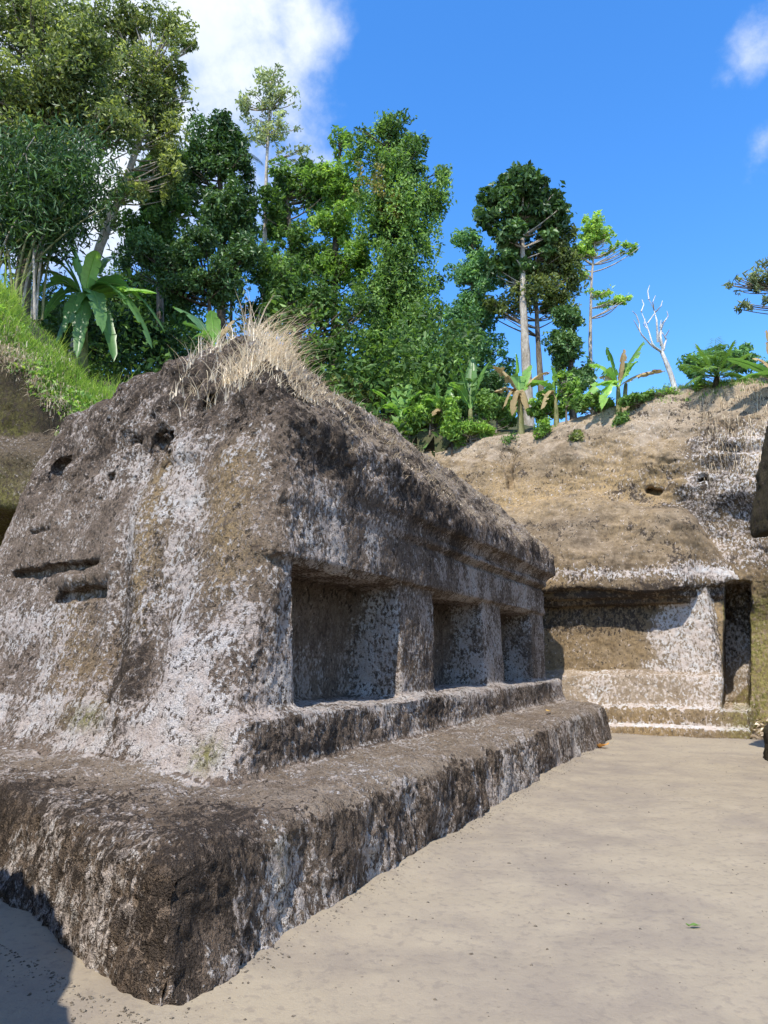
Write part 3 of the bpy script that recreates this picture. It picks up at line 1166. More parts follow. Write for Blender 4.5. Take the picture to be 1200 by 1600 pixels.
def hill_material():
    t = NT('forest_floor')
    geo = t.n('ShaderNodeNewGeometry')
    P = geo.outputs['Position']
    n1 = t.noise(P, 1.2, 6, .65)
    n2 = t.noise(P, 14, 5, .7)
    c = t.mix(t.ramp(n1, .35, .65), (.035, .045, .014), (.10, .085, .045))
    c = t.mix(t.ramp(n2, .4, .65, (0, .6)), c, (.06, .08, .02))
    p = t.n('ShaderNodeBsdfPrincipled', Roughness=.95)
    bp = t.n('ShaderNodeBump', Strength=.8, Distance=.08)
    t.l(n2, bp.inputs['Height'])
    t.l(c, p.inputs['Base Color'])
    t.l(bp.outputs[0], p.inputs['Normal'])
    t.l(p.outputs[0], t.out.inputs[0])
    return t.m


def build_hill():
    xs = np.concatenate([np.arange(-60, -14, 2.0), np.arange(-14, 24, .25), np.arange(24, 70, 2.0)])
    ys = np.concatenate([np.arange(10, 32, .25), np.arange(32, 110, 3.0)])
    V, Q = heightgrid(xs, ys, hill_h)
    c = V[Q].mean(1)
    q = to_local(c)
    keep = (q[:, 0] > 16.9) | ((c[:, 1] > 11.25) & (q[:, 1] > 6.5))
    ids, qq = submesh(V, Q, keep)
    tag(mesh('hillside', V[ids], qq, hill_material()), kind='structure')
    return V[ids], qq


HILL = build_hill()


def make_bvh():
    vs_, fs_, n = [], [], 0
    for V, Q in (HILL, (BACK[1], BACK[2]), (LEFT[1], LEFT[2])):
        vs_.append(V)
        fs_.append(Q + n)
        n += len(V)
    return BVHTree.FromPolygons(np.concatenate(vs_).tolist(), np.concatenate(fs_).tolist())


BVH = make_bvh()


def drop(p):
    """ground height under a point of the hill or cliff tops"""
    h = BVH.ray_cast(Vector((p[0], p[1], 40)), Vector((0, 0, -1)))
    return h[0].z if h[0] is not None else hill_h(np.array([[p[0], p[1], 0.]]))[0]


def site(x, y, depth):
    """depth of the ground seen at photo pixel (x, y); the given depth where nothing but sky is seen"""
    for k in range(30):
        h = BVH.ray_cast(Vector((0, 0, CAM_H)), px_dir(x, y + 3 * k))
        if h[0] is not None and h[0].y < depth + 6.0:
            return h[0].y + .12
    return depth


# ------------------------------------------------------------------ plants
def leaf_quads(C, size, up=.4, out=None, aspect=.42, fold=.12, droop=.25):
    """one folded lozenge of leaf at every centre C"""
    n = len(C)
    nrm = RNG.normal(size=(n, 3))
    nrm /= np.linalg.norm(nrm, axis=1, keepdims=True)
    nrm[:, 2] += up
    if out is not None:
        nrm = nrm + out
    nrm /= np.linalg.norm(nrm, axis=1, keepdims=True) + 1e-9
    d = RNG.normal(size=(n, 3))
    d[:, 2] -= droop
    d -= (d * nrm).sum(1, keepdims=True) * nrm
    d /= np.linalg.norm(d, axis=1, keepdims=True) + 1e-9
    b = np.cross(nrm, d)
    s = np.broadcast_to(np.asarray(size, float), (n,)) * RNG.uniform(.6, 1.35, n)
    s = s[:, None]
    V = np.stack([C - d * s * .5, C + b * s * aspect * .5 - nrm * s * fold * .0 - d * s * .05, C + d * s * .5 - nrm * s * fold,
                  C - b * s * aspect * .5 - d * s * .05], 1)
    V[:, 0] += nrm[:, :] * s * -.04
    V[:, 1] += nrm * s * fold * .6
    V[:, 3] += nrm * s * fold * .6
    return V.reshape(-1, 3)


def leaf_mesh(name, C, size, mat, tint, parent=None, off=(0, 0, 0), **kw):
    V = leaf_quads(C, size, **kw) - np.asarray(off)
    n = len(C)
    i = np.arange(n)[:, None] * 4
    F = np.concatenate([i + np.array([[0, 1, 2]]), i + np.array([[0, 2, 3]])])
    return mesh(name, V, F, mat, parent, attrs={'tint': np.repeat(np.clip(tint, 0, 1), 4)}, smooth=False)


def clump_points(c, r, n, shell=.55):
    """leaf centres in an uneven puff: mostly near its surface, heavier on top"""
    d = RNG.normal(size=(n, 3))
    d /= np.linalg.norm(d, axis=1, keepdims=True)
    rad = np.where(RNG.random(n) < shell, RNG.normal(.92, .12, n), RNG.random(n) ** .5)
    rad = rad * (1 + .28 * vnoise(d * 2.2 + np.asarray(c) * 3.1, 31))
    return np.asarray(c) + d * rad[:, None] * np.asarray(r), d * .55


def crown_clumps(crowns, depth, per=9, thin=.62):
    """crowns: (px, py, rx, ry[, weight]) in photo pixels at that depth -> list of clump (centre, radii)"""
    out = []
    k = pxm(depth)
    for cr in crowns:
        x, y, rx, ry = cr[:4]
        wgt = cr[4] if len(cr) > 4 else 1
        dd = cr[5] if len(cr) > 5 else 0
        c0 = at(x, y, depth + dd)
        R3 = np.array([rx * k, .85 * .5 * (rx + ry) * k, ry * k])
        m = max(1, int(1.6 * per * wgt))
        for i in range(m):
            d = RNG.normal(size=3)
            d /= np.linalg.norm(d)
            rr = RNG.random() ** .45 * thin
            cs = R3 * (RNG.uniform(.40, .60) if i % 3 == 0 else RNG.uniform(.16, .38)) * RNG.uniform(.8, 1.25, 3)
            rr = rr if i % 3 == 0 else min(1.0, rr * 1.45)
            out.append((c0 + d * R3 * rr, np.maximum(cs, .12)))
    return out


def tree(name, label, cat, depth, base, path, crowns, leaf, nleaf, mats, r0=.2, per=9, group=None, sub=None, thin=.62,
         droop=.25, aspect=.42, tint0=.45, spread=.28, shell=.55, limbs=True, wob=0.05, clr=None):
    """trunk through photo-pixel path (base first); crowns made of leafy clumps carried by limbs"""
    if cat == 'shrub' and depth < 22:
        depth = site(*base, depth)
    b0 = at(*base, depth)
    b0[2] = drop(b0) - .06
    root = empty(name, b0)
    tag(root, label, cat, group)
    tb = Buf()
    pts = [b0] + [at(x, y, depth) for x, y in path]
    pts = np.array(pts)
    if len(pts) > 2:      # smooth
        tt = np.linspace(0, len(pts) - 1, 5 * len(pts))
        pts = np.stack([np.interp(tt, np.arange(len(pts)), pts[:, k]) for k in range(3)], 1)
        ker = np.array([.25, .5, .25])
        for k in range(3):
            for _ in range(2):
                pts[1:-1, k] = np.convolve(pts[:, k], ker, 'valid')
    rad = np.linspace(r0, r0 * .35, len(pts))
    tb.tube(pts, rad, 9, .5, wob)
    cl = crown_clumps(crowns, depth, per, thin)
    if limbs:
        for c, r in cl:
            low = pts[pts[:, 2] < c[2] - .1 * r[2]]
            if not len(low):
                continue
            dd = np.linalg.norm(low - c, axis=1) + .6 * np.abs(low[:, 2] - (c[2] - .6 * np.linalg.norm(low[:, :2] - c[:2], axis=1)))
            p = low[dd.argmin()]
            m = (p + c) / 2 + np.array([RNG.normal(0, .15), RNG.normal(0, .15), -.12 * np.linalg.norm(c - p)])
            L = np.linalg.norm(c - p)
            rb = min(r0 * .32, .012 + .014 * L)
            tb.tube(bezier(p, m, c, 6), np.linspace(rb, .012, 6), 5, .5)
    tb.build('trunk', mats[1], root, off=b0)
    vol = np.array([np.prod(r) ** .667 for c, r in cl])
    cnt = np.maximum((vol / vol.sum() * nleaf).astype(int), 8)
    Cs, Os, Ts = [], [], []
    for (c, r), n in zip(cl, cnt):
        p, o = clump_points(c, r, n, shell)
        Cs.append(p)
        Os.append(o)
        t0 = tint0 + RNG.normal(0, spread * .6)
        Ts.append(t0 + RNG.normal(0, spread * .6, n))
    C, O, T = np.concatenate(Cs), np.concatenate(Os), np.concatenate(Ts)
    g = fbm(C, 2.2 * 20 / depth, 2, 55) > -.42
    C, O, T = C[g], O[g], T[g]
    leaf_mesh('crown', C, leaf, mats[0], T, root, off=b0, out=O, droop=droop, aspect=aspect)
    return root


def hanging(root, strands, depth, mat, leaf, tint0=.5, name='vine'):
    """curtains of vine: (px, py_top, py_bottom, half width px, leaves)"""
    off = np.array(root.location)
    Cs = []
    k = pxm(depth)
    for x, y0, y1, hw, n in strands:
        a, b = at(x, y0, depth - 1.0), at(x, y1, depth - 1.0)
        m = max(3, n // 70)
        for j in range(m):
            ox, oy = RNG.normal(0, hw * k * .6), RNG.normal(0, hw * k * .6)
            t = RNG.random(n // m) * RNG.uniform(.55, 1)
            p = a + (b - a) * t[:, None]
            p[:, 0] += ox + RNG.normal(0, .10, len(t)) + .12 * np.sin(t * 9 + j)
            p[:, 1] += oy + RNG.normal(0, .10, len(t))
            Cs.append(p)
    C = np.concatenate(Cs)
    leaf_mesh(name, C, leaf, mat, tint0 + RNG.normal(0, .25, len(C)), root, off=off, up=.2, droop=1.2,
              out=np.tile([[-.1, -.6, .1]], (len(C), 1)))


# ---- tall trees of the skyline
T = 'tree'
MOL, MDK, MMD, MLT = (M_LEAF_OLIVE, M_BARK), (M_LEAF_DARK, M_BARK_DARK), (M_LEAF_MID, M_BARK), (M_LEAF_LIGHT, M_BARK_PALE)
tree('spreading_tree', 'tall olive-leaved tree filling the top left corner', T, 19, (30, 520), [(40, 380), (70, 220), (60, 90)],
     [(40, 40, 110, 80), (70, 150, 130, 90, 1.4), (-30, 160, 90, 120), (30, 250, 120, 70), (130, 90, 80, 70), (170, 200, 70, 55), (-30, 300, 80, 60)],
     .16, 42000, MOL, .26, per=14, tint0=.42, spread=.42)
tree('spreading_tree', 'pale-trunked airy tree leaning over toward the bright cloud', T, 22, (115, 500), [(150, 400), (190, 300), (225, 200), (235, 110)],
     [(215, 150, 75, 70, 1.2), (235, 60, 60, 55), (250, 220, 45, 60), (150, 60, 60, 60), (275, 130, 40, 45, .7), (300, 70, 18, 14, .4), (205, 300, 35, 40, .6), (180, 340, 30, 40, .5), (270, 280, 22, 50, .5)],
     .17, 24000, (M_LEAF_OLIVE, M_BARK_PALE), .18, per=12, thin=.95, tint0=.5, spread=.4)
tree('slender_tree', 'thin tree with sparse pale feathery crown against the white cloud', T, 31, (412, 520), [(414, 380), (416, 260), (424, 130)],
     [(420, 130, 38, 30, .9), (395, 160, 28, 28, .7), (445, 165, 32, 28, .8), (425, 205, 45, 26, .7), (455, 235, 26, 16, .4)],
     .20, 3400, (M_LEAF_GREY, M_BARK_PALE), .13, per=11, thin=.95, tint0=.5, shell=.2)
tree('jungle_tree', 'dark broad tree below the sparse feathery crown', T, 28, (350, 560), [(345, 420), (345, 300), (340, 220)],
     [(335, 215, 45, 45), (365, 250, 45, 55), (310, 260, 55, 45), (290, 300, 50, 50), (370, 330, 35, 75), (330, 350, 50, 60)],
     .22, 24000, MDK, .22, per=10, tint0=.5)
tree('jungle_tree', 'bluish dark tree with open twigs left of the broad dark tree', T, 25, (255, 560), [(250, 440), (245, 330), (240, 250)],
     [(255, 245, 35, 28), (235, 290, 45, 35, .8), (270, 320, 45, 40), (225, 350, 40, 40), (250, 400, 55, 45)],
     .19, 15000, MMD, .16, per=10, thin=.85, tint0=.35)
tree('jungle_tree', 'mid-green tree standing between the feathery tree and vine tower', T, 31, (460, 600), [(462, 450), (450, 330), (445, 280)],
     [(445, 285, 38, 32), (480, 275, 30, 30), (500, 300, 30, 55), (430, 340, 45, 45), (480, 390, 45, 50), (450, 440, 55, 45)],
     .22, 19000, MMD, .2, per=9, thin=.8, tint0=.4)
vt = tree('vine_tree', 'tallest tree, smothered in hanging vines, in the middle of the skyline', T, 28, (610, 680), [(608, 520), (605, 360), (605, 230)],
          [(605, 205, 42, 34, 1.2), (640, 240, 38, 38), (570, 230, 30, 34), (615, 270, 65, 45, 1.3), (690, 275, 15, 26, .5), (660, 330, 40, 55),
           (600, 350, 55, 55, 1.3), (650, 420, 48, 60), (600, 450, 60, 60, 1.3), (660, 510, 45, 60), (600, 540, 65, 60), (640, 600, 50, 45), (620, 330, 60, 90, 1.2), (630, 480, 60, 90, 1.2)],
          .19, 46000, (M_LEAF_MID, M_BARK_DARK), .32, per=9, thin=.72, tint0=.42, spread=.5)
hanging(vt, [(640, 290, 420, 26, 900), (672, 300, 470, 16, 900), (600, 380, 560, 30, 900), (693, 260, 350, 6, 400), (655, 430, 620, 26, 1100), (560, 300, 420, 18, 500), (620, 480, 640, 30, 900)], 28, M_LEAF_MID, .18, .7)
hanging(vt, [(590, 270, 340, 24, 450), (625, 300, 370, 20, 250)], 28, M_LEAF_BRONZE, .17, .25, name='creeper')
tree('vine_tree', 'bright green tree leaning on the left flank of the vine tower', T, 29, (525, 640), [(522, 480), (525, 330), (532, 225)],
     [(534, 225, 20, 30, .8), (510, 285, 36, 30), (545, 300, 32, 45), (515, 345, 38, 40), (550, 400, 30, 50), (510, 430, 40, 40)],
     .20, 17000, (M_LEAF_LIGHT, M_BARK_DARK), .2, per=9, thin=.8, tint0=.35)
tree('round_crown_tree', 'straight pale-trunked tree with round dark glossy crown', T, 24, (826, 660), [(822, 560), (817, 470), (816, 350)],
     [(812, 318, 58, 46, 1.5), (780, 330, 34, 40), (850, 335, 34, 42), (815, 285, 40, 22), (815, 375, 52, 34), (800, 420, 34, 26)],
     .25, 12500, (M_LEAF_DARK, M_BARK_PALE), .21, per=9, thin=.8, tint0=.55, aspect=.5)
tree('leafy_tree', 'bushy olive tree massed under the round glossy crown', T, 24.6, (850, 660), [(842, 560), (838, 480), (835, 410)],
     [(815, 405, 48, 40, 1.3), (855, 400, 35, 45), (835, 460, 50, 30), (885, 430, 28, 45), (880, 380, 22, 30), (780, 485, 28, 22), (870, 475, 26, 22)],
     .17, 13000, (M_LEAF_OLIVE, M_BARK), .13, per=10, thin=.8, tint0=.32)
tree('feathery_tree', 'light bluish-green feathery tree between vine tower and round crown', T, 25.5, (730, 680), [(735, 560), (738, 460), (738, 380)],
     [(738, 375, 30, 28), (725, 420, 26, 30), (750, 430, 26, 30), (735, 490, 38, 38), (715, 540, 40, 40), (755, 550, 36, 40), (725, 600, 45, 40), (690, 570, 36, 60), (780, 590, 30, 40), (738, 440, 30, 50), (745, 510, 30, 50)],
     .17, 23000, (M_LEAF_BLUE, M_BARK), .12, per=9, thin=.85, tint0=.5)
tree('slender_tree', 'white slender trunk with small lime crown and wispy side branches', T, 26, (924, 640), [(922, 540), (924, 440), (930, 370)],
     [(930, 355, 26, 22, 1.2), (918, 385, 22, 18), (940, 378, 22, 20), (900, 400, 16, 18, .6), (985, 388, 16, 10, .4), (960, 384, 14, 10, .3), (945, 462, 34, 14, .5), (975, 470, 14, 10, .3), (915, 430, 12, 12, .3)],
     .16, 6500, (M_LEAF_LIGHT, M_BARK_PALE), .085, per=11, thin=.9, tint0=.7, shell=.3)
tree('vine_column', 'dark creeper-clad stump column beside the white slender trunk', T, 23.5, (895, 650), [(893, 590), (890, 540), (888, 500)],
     [(888, 497, 27, 20), (886, 535, 28, 24), (892, 575, 29, 26), (900, 610, 34, 28), (915, 585, 16, 18, .4), (880, 555, 20, 40)],
     .16, 11000, (M_LEAF_DARK, M_BARK_DARK), .14, per=14, thin=.8, tint0=.75)
tree('twiggy_tree', 'sparse leaning tree whose drooping twigs enter at the right edge', T, 20, (1290, 640), [(1270, 560), (1240, 490), (1205, 450)],
     [(1180, 435, 24, 20, .8), (1150, 445, 18, 12, .6), (1205, 425, 24, 24, .8), (1165, 478, 14, 8, .4), (1215, 470, 24, 16, .5), (1250, 440, 40, 36)],
     .19, 3000, (M_LEAF_GREY, M_BARK), .055, per=9, thin=.95, tint0=.3, shell=.2, aspect=.25)
tree('jungle_tree', 'shadowy tree low in the gap between banana and straw-topped shrine', T, 22, (330, 600), [(330, 520), (325, 450)],
     [(230, 400, 55, 40), (290, 430, 60, 50), (350, 440, 55, 50), (310, 390, 50, 35), (380, 400, 40, 40)],
     .15, 20000, MDK, .14, per=10, tint0=.6)
tree('jungle_tree', 'dark tree with sunlit ragged leaves above the dry grass tuft', T, 23, (450, 620), [(450, 540), (440, 450)],
     [(420, 400, 30, 22), (440, 440, 45, 35), (480, 480, 50, 45), (420, 490, 45, 45), (540, 500, 50, 50), (500, 550, 50, 40)],
     .17, 17000, MMD, .14, per=10, thin=.85, tint0=.3)


# ---- shrubs
def shrub(name, label, depth, base, crowns, leaf, nleaf, mats, **kw):
    top = crowns[0]
    return tree(name, label, 'shrub', depth, base, [((base[0] + top[0]) / 2, (base[1] + top[1]) / 2), (top[0], top[1])], crowns, leaf, nleaf, mats,
                r0=kw.pop('r0', .035), per=kw.pop('per', 6), **kw)


shrub('leafy_shrub', 'bright green leafy bush standing alone on the dry slope edge', 17.6, (706, 715), [(706, 660, 22, 30), (700, 635, 18, 22), (712, 680, 18, 18)],
      .13, 2600, (M_LEAF_LIGHT, M_BARK_DARK), tint0=.45)
shrub('leafy_shrub', 'young leafy sapling in front of the creeper column', 18.5, (885, 665), [(885, 605, 22, 22), (880, 590, 14, 12), (895, 625, 18, 16)],
      .14, 1300, (M_LEAF_LIGHT, M_BARK), tint0=.35)
shrub('low_shrub', 'small bright weed clump left of the leafy sapling', 17.2, (850, 690), [(850, 665, 14, 14), (845, 675, 12, 8)], .10, 700, (M_LEAF_LIGHT, M_BARK), tint0=.4)
shrub('low_shrub', 'dull green weed tuft on bare soil below the sapling', 16.4, (897, 700), [(897, 682, 15, 11)], .09, 500, (M_LEAF_OLIVE, M_BARK), tint0=.4)
shrub('low_shrub', 'dark upright weed on the bare slope below the torn banana', 16.6, (970, 680), [(970, 658, 12, 15)], .10, 600, (M_LEAF_MID, M_BARK), tint0=.5)
shrub('low_shrub', 'yellow-green weed at the foot of the pale trunk', 18.0, (757, 680), [(757, 655, 15, 15)], .10, 800, (M_LEAF_LIGHT, M_BARK), tint0=.5)
shrub('thicket_bush', 'sunlit thicket bush under the vine tower', 25, (600, 640), [(600, 590, 50, 40), (560, 600, 40, 35), (640, 610, 40, 40), (580, 550, 45, 35)],
      .16, 11000, (M_LEAF_MID, M_BARK_DARK), per=8, tint0=.6)
shrub('thicket_bush', 'green thicket bush behind the bright edge bush', 24, (670, 640), [(670, 610, 40, 40), (720, 620, 35, 35), (690, 570, 35, 35)],
      .15, 9000, (M_LEAF_MID, M_BARK_DARK), per=8, tint0=.65)
shrub('thicket_bush', 'dark thicket bush between the feathery tree and pale trunk', 24, (770, 640), [(770, 620, 34, 40), (800, 630, 24, 26), (740, 630, 30, 36)],
      .15, 7000, (M_LEAF_DARK, M_BARK_DARK), per=8, tint0=.6)
shrub('thicket_bush', 'shaded bush behind the big banana plant', 17.5, (190, 590), [(190, 520, 70, 50), (110, 520, 60, 50), (250, 540, 50, 40), (60, 470, 60, 50)],
      .14, 14000, MDK, per=9, tint0=.35)
shrub('thicket_bush', 'hazy green bush on the cliff top behind the palm', 24, (1130, 630), [(1120, 560, 40, 22), (1165, 565, 36, 24), (1090, 575, 26, 20)],
      .17, 4200, (M_LEAF_BLUE, M_BARK), per=8, thin=.85, tint0=.5)


shrub('thicket_bush', 'bright leafy bush right of the low broad banana plant', 18.6, (672, 695), [(672, 640, 26, 26), (650, 650, 20, 20), (690, 655, 22, 18)],
      .14, 3600, (M_LEAF_LIGHT, M_BARK), tint0=.4)
shrub('thicket_bush', 'tangled green bush between two bananas left of the pale trunk', 18.8, (775, 680), [(778, 640, 28, 26), (760, 625, 22, 24), (795, 655, 20, 16)],
      .13, 4200, (M_LEAF_MID, M_BARK), tint0=.65)
shrub('thicket_bush', 'leafy bush right of the pale trunk foot', 18.6, (855, 672), [(855, 625, 24, 26), (840, 640, 18, 18), (868, 645, 18, 16)],
      .13, 3400, (M_LEAF_LIGHT, M_BARK), tint0=.3)
shrub('thicket_bush', 'low green bush under the torn yellowing banana', 18.4, (925, 655), [(925, 628, 24, 16), (905, 632, 16, 12), (945, 632, 16, 12)],
      .12, 2600, (M_LEAF_MID, M_BARK), tint0=.6)
shrub('thicket_bush', 'dull bush where the dry roof slope meets the forest', 19.5, (560, 655), [(556, 610, 26, 22), (535, 600, 20, 18), (580, 625, 20, 16)],
      .13, 3000, (M_LEAF_OLIVE, M_BARK), tint0=.4)
shrub('low_shrub', 'thin weed growing on bare soil near the cliff crack', 16.8, (800, 700), [(800, 686, 12, 9), (790, 690, 9, 6)], .08, 420, (M_LEAF_MID, M_BARK), tint0=.6)
shrub('low_shrub', 'round weed tuft at the turf edge below the bare sapling', 17.2, (1040, 622), [(1040, 612, 16, 9), (1022, 616, 10, 6)], .08, 700, (M_LEAF_LIGHT, M_BARK), tint0=.5)
shrub('low_shrub', 'sprawling weed at the foot of the small palm', 17.2, (1095, 612), [(1095, 602, 18, 9), (1125, 604, 16, 8)], .08, 900, (M_LEAF_LIGHT, M_BARK), tint0=.45)


shrub('thicket_bush', 'light green bush filling the rim between edge bush and pale trunk', 18.4, (735, 700), [(735, 668, 24, 18), (715, 672, 18, 14), (755, 672, 18, 14)],
      .12, 2600, (M_LEAF_LIGHT, M_BARK), tint0=.5)
shrub('thicket_bush', 'low leafy bush on the rim right of the torn banana', 17.8, (1005, 640), [(1005, 622, 22, 12), (985, 626, 16, 10)],
      .11, 1500, (M_LEAF_MID, M_BARK), tint0=.6)
shrub('thicket_bush', 'bright bush at the far left end of the cliff rim', 18.6, (640, 700), [(640, 665, 26, 18), (615, 668, 20, 14)],
      .12, 2600, (M_LEAF_LIGHT, M_BARK), tint0=.4)
shrub('thicket_bush', 'dark bush closing the gap under the leaning airy tree', 21, (230, 560), [(225, 470, 60, 50), (170, 450, 50, 50), (280, 480, 50, 45), (215, 420, 45, 40)],
      .15, 12000, (M_LEAF_MID, M_BARK_DARK), per=9, tint0=.35)


def undergrowth():
    """the dim mass of leaves between the trunks, nobody could count it"""
    n = 80000
    x = RNG.uniform(-24, 14, n)
    y = RNG.uniform(20.5, 40, n)
    P = np.stack([x, y, np.zeros(n)], 1)
    keep = (x > -.55 * y) & (x < .16 * y - .5)
    P = P[keep]
    top = 3.0 + 2.2 * fbm(P, .35, 2, 900)
    P[:, 2] = hill_h(P) + RNG.random(len(P)) ** .6 * np.maximum(top, .4)
    o = leaf_mesh('undergrowth', P, .25, M_LEAF_MID, np.clip(.3 + .3 * fbm(P, .5, 2, 910), 0, 1) + RNG.normal(0, .2, len(P)), up=.5)
    tag(o, 'dim mass of undergrowth leaves between the forest trunks', 'undergrowth', kind='stuff')


undergrowth()


# ---- banana plants
def banana_leaf(base, tip, rise, width, curl=.25, torn=.3, tint=.5, n=22):
    base, tip = np.asarray(base, float), np.asarray(tip, float)
    mid = base + (tip - base) * .42 + np.array([0, 0, rise * 1.7])
    P = bezier(base, mid, tip, n)
    t = np.linspace(0, 1, n)
    tan = np.gradient(P, axis=0)
    tan /= np.linalg.norm(tan, axis=1, keepdims=True)
    side = np.cross(tan, [0, 0, 1.0])
    nl = np.linalg.norm(side, axis=1, keepdims=True)
    side = np.where(nl > .05, side / np.maximum(nl, 1e-6), np.array([[1.0, 0, 0]]))
    up = np.cross(side, tan)
    prof = np.clip(np.sin(np.clip((t - .13) / .87, 0, 1) ** .78 * math.pi), 0, 1) ** .45 * width * .52
    b = Buf()
    rib = np.concatenate([P[:, None] + up[:, None] * .012, P[:, None] - up[:, None] * .012], 1)
    for sgn in (-1, 1):
        k = 0
        while k < n - 1:                      # a strip of blade up to the next tear
            m = k + 1
            while m < n - 1 and RNG.random() > torn:
                m += 1
            dz = RNG.normal(-.22, .28) * (torn * 2 + .1)
            fold = curl + RNG.normal(0, .10)
            rows = []
            for q in range(k, m + 1):
                wq = prof[q] * RNG.uniform(.84, 1.08)
                shrink = .07 * (q == m) * wq
                e = P[q] + sgn * side[q] * wq * math.cos(fold) + up[q] * (wq * math.sin(fold) * .5 + dz * wq) - tan[q] * shrink
                h = P[q] + sgn * side[q] * wq * .5 + up[q] * wq * .32 * math.sin(fold)
                rows.append([P[q], h, e])
            rows = np.array(rows)
            nr = len(rows)
            i = np.arange(nr - 1)[:, None] * 3
            F = np.concatenate([np.stack([i + a, i + a + 1, i + a + 4, i + a + 3], -1).reshape(-1, 4) for a in (0, 1)])
            b.add(rows.reshape(-1, 3), F, None, tint + RNG.normal(0, .07))
            k = m
    b.tube(P + up * -.01, np.linspace(.032, .006, n) * (width / .5), 5, min(1, tint + .3))
    return b


def banana(name, label, base, stems, leaves, group=None, r0=.11, scale=1.0):
    """stems: list of top points; leaves: (stem index, tip xyz, rise, width, tint, dry, torn)"""
    base = np.asarray(base, float)
    base[2] = drop(base) - .05
    root = empty(name, base)
    tag(root, label, 'banana plant', group)
    for s in stems:
        sb = Buf()
        s = np.asarray(s, float)
        bb = base + (s - base) * np.array([.55, .55, 0])
        P = bezier(bb - [0, 0, .15], (bb + s) / 2, s, 7)
        sb.tube(P, np.linspace(r0, r0 * .45, 7), 9, .5, .04)
        sb.build('stem', M_STEM, root, off=base)
    for si, tip, rise, wd, tint, dry, torn in leaves:
        b = banana_leaf(stems[si], tip, rise, wd, tint=tint, torn=min(.5, torn + .12), curl=.3 if not dry else -.5)
        b.build('leaf', M_BANANA_DRY if dry else M_BANANA, root, off=base, smooth=False)
    return root


def pxtips(depth, stem_px, tips):
    """tips: (px, py, depth offset, rise, width px, tint, dry, torn)"""
    k = pxm(depth)
    return [(0, at(x, y, depth + dd), rise * k, wd * k, tint, dry, torn) for x, y, dd, rise, wd, tint, dry, torn in tips]


d = site(142, 560, 13.2)
banana('banana_plant', 'big banana plant with glossy spreading leaves on the left grass bank', at(142, 560, d), [at(132, 470, d)],
       pxtips(d, None, [(60, 362, .3, 22, 16, .8, 0, .05), (98, 362, .5, 25, 16, .75, 0, .05), (152, 392, -.3, 20, 30, .9, 0, .1),
                        (40, 412, .2, 45, 30, .45, 0, .1), (46, 470, -.4, 38, 30, .35, 0, .15), (207, 440, .1, 25, 24, .4, 0, .1), (245, 458, -.4, 12, 34, .85, 0, .2),
                        (200, 475, -.6, 35, 28, .4, 0, .15), (258, 520, -.2, 62, 30, .3, 0, .15), (238, 545, -.7, 66, 30, .3, 0, .2),
                        (160, 520, -1.0, 45, 30, .35, 0, .2), (100, 520, -.8, 40, 28, .35, 0, .2), (62, 505, -.3, 40, 26, .3, 0, .2), (180, 400, 1.0, 30, 26, .4, 0, .1),
                        (120, 560, -.9, 40, 28, .35, 0, .25), (178, 565, -.8, 44, 28, .4, 0, .25), (85, 545, -.5, 40, 26, .3, 0, .2), (215, 500, .4, 45, 26, .45, 0, .2), (30, 440, .6, 40, 26, .4, 0, .15)]), r0=.15)
d = site(335, 600, 14.5)
banana('banana_plant', 'small banana plant peeping over the dry grass on the shrine top', at(335, 600, d), [at(335, 545, d)],
       pxtips(d, None, [(330, 485, -.2, 10, 26, .75, 0, .1), (285, 505, .1, 14, 22, .35, 0, .2), (365, 500, .3, 12, 18, .3, 1, .3), (270, 480, 1, 20, 26, .25, 0, .1), (300, 530, -.3, 20, 20, .4, 0, .1)]), r0=.08)
d = site(625, 690, 18.2)
banana('banana_plant', 'low bright banana plant with broad leaves behind the roof slope', at(625, 690, d), [at(626, 655, d)],
       pxtips(d, None, [(578, 608, 0, 12, 24, .75, 0, .1), (618, 605, .4, 10, 28, .6, 0, .1), (662, 612, .2, 14, 22, .55, 0, .1), (590, 640, -.4, 16, 22, .6, 0, .1),
                        (660, 645, -.3, 14, 20, .7, 0, .1), (640, 600, .6, 10, 22, .5, 0, .1)]), r0=.09)
d = site(735, 690, 19)
banana('banana_plant', 'banana clump with upright dark leaves left of the pale trunk', at(735, 690, d), [at(735, 640, d)],
       pxtips(d, None, [(715, 560, 0, 8, 22, .3, 0, .15), (738, 558, .3, 6, 20, .35, 0, .1), (765, 565, .2, 10, 22, .4, 0, .1), (700, 600, -.2, 16, 20, .6, 0, .2), (775, 620, 0, 14, 20, .45, 0, .2)]), r0=.12)
d = site(815, 680, 18)
banana('banana_plant', 'banana plant with brown hanging dead leaves at the pale trunk', at(815, 680, d), [at(812, 618, d)],
       pxtips(d, None, [(806, 552, 0, 6, 26, .7, 0, .1), (770, 572, -.2, 14, 18, .5, 1, .3), (772, 612, .2, 12, 16, .6, 1, .35), (860, 582, .2, 14, 20, .55, 1, .35), (850, 600, 0, 12, 20, .65, 0, .3),
                        (830, 570, .4, 8, 20, .6, 0, .2), (800, 650, -.4, 25, 18, .3, 1, .3), (830, 655, -.3, 28, 18, .4, 1, .3), (785, 640, 0, 24, 16, .5, 1, .3)]), r0=.12)
d = site(965, 650, 17.8)
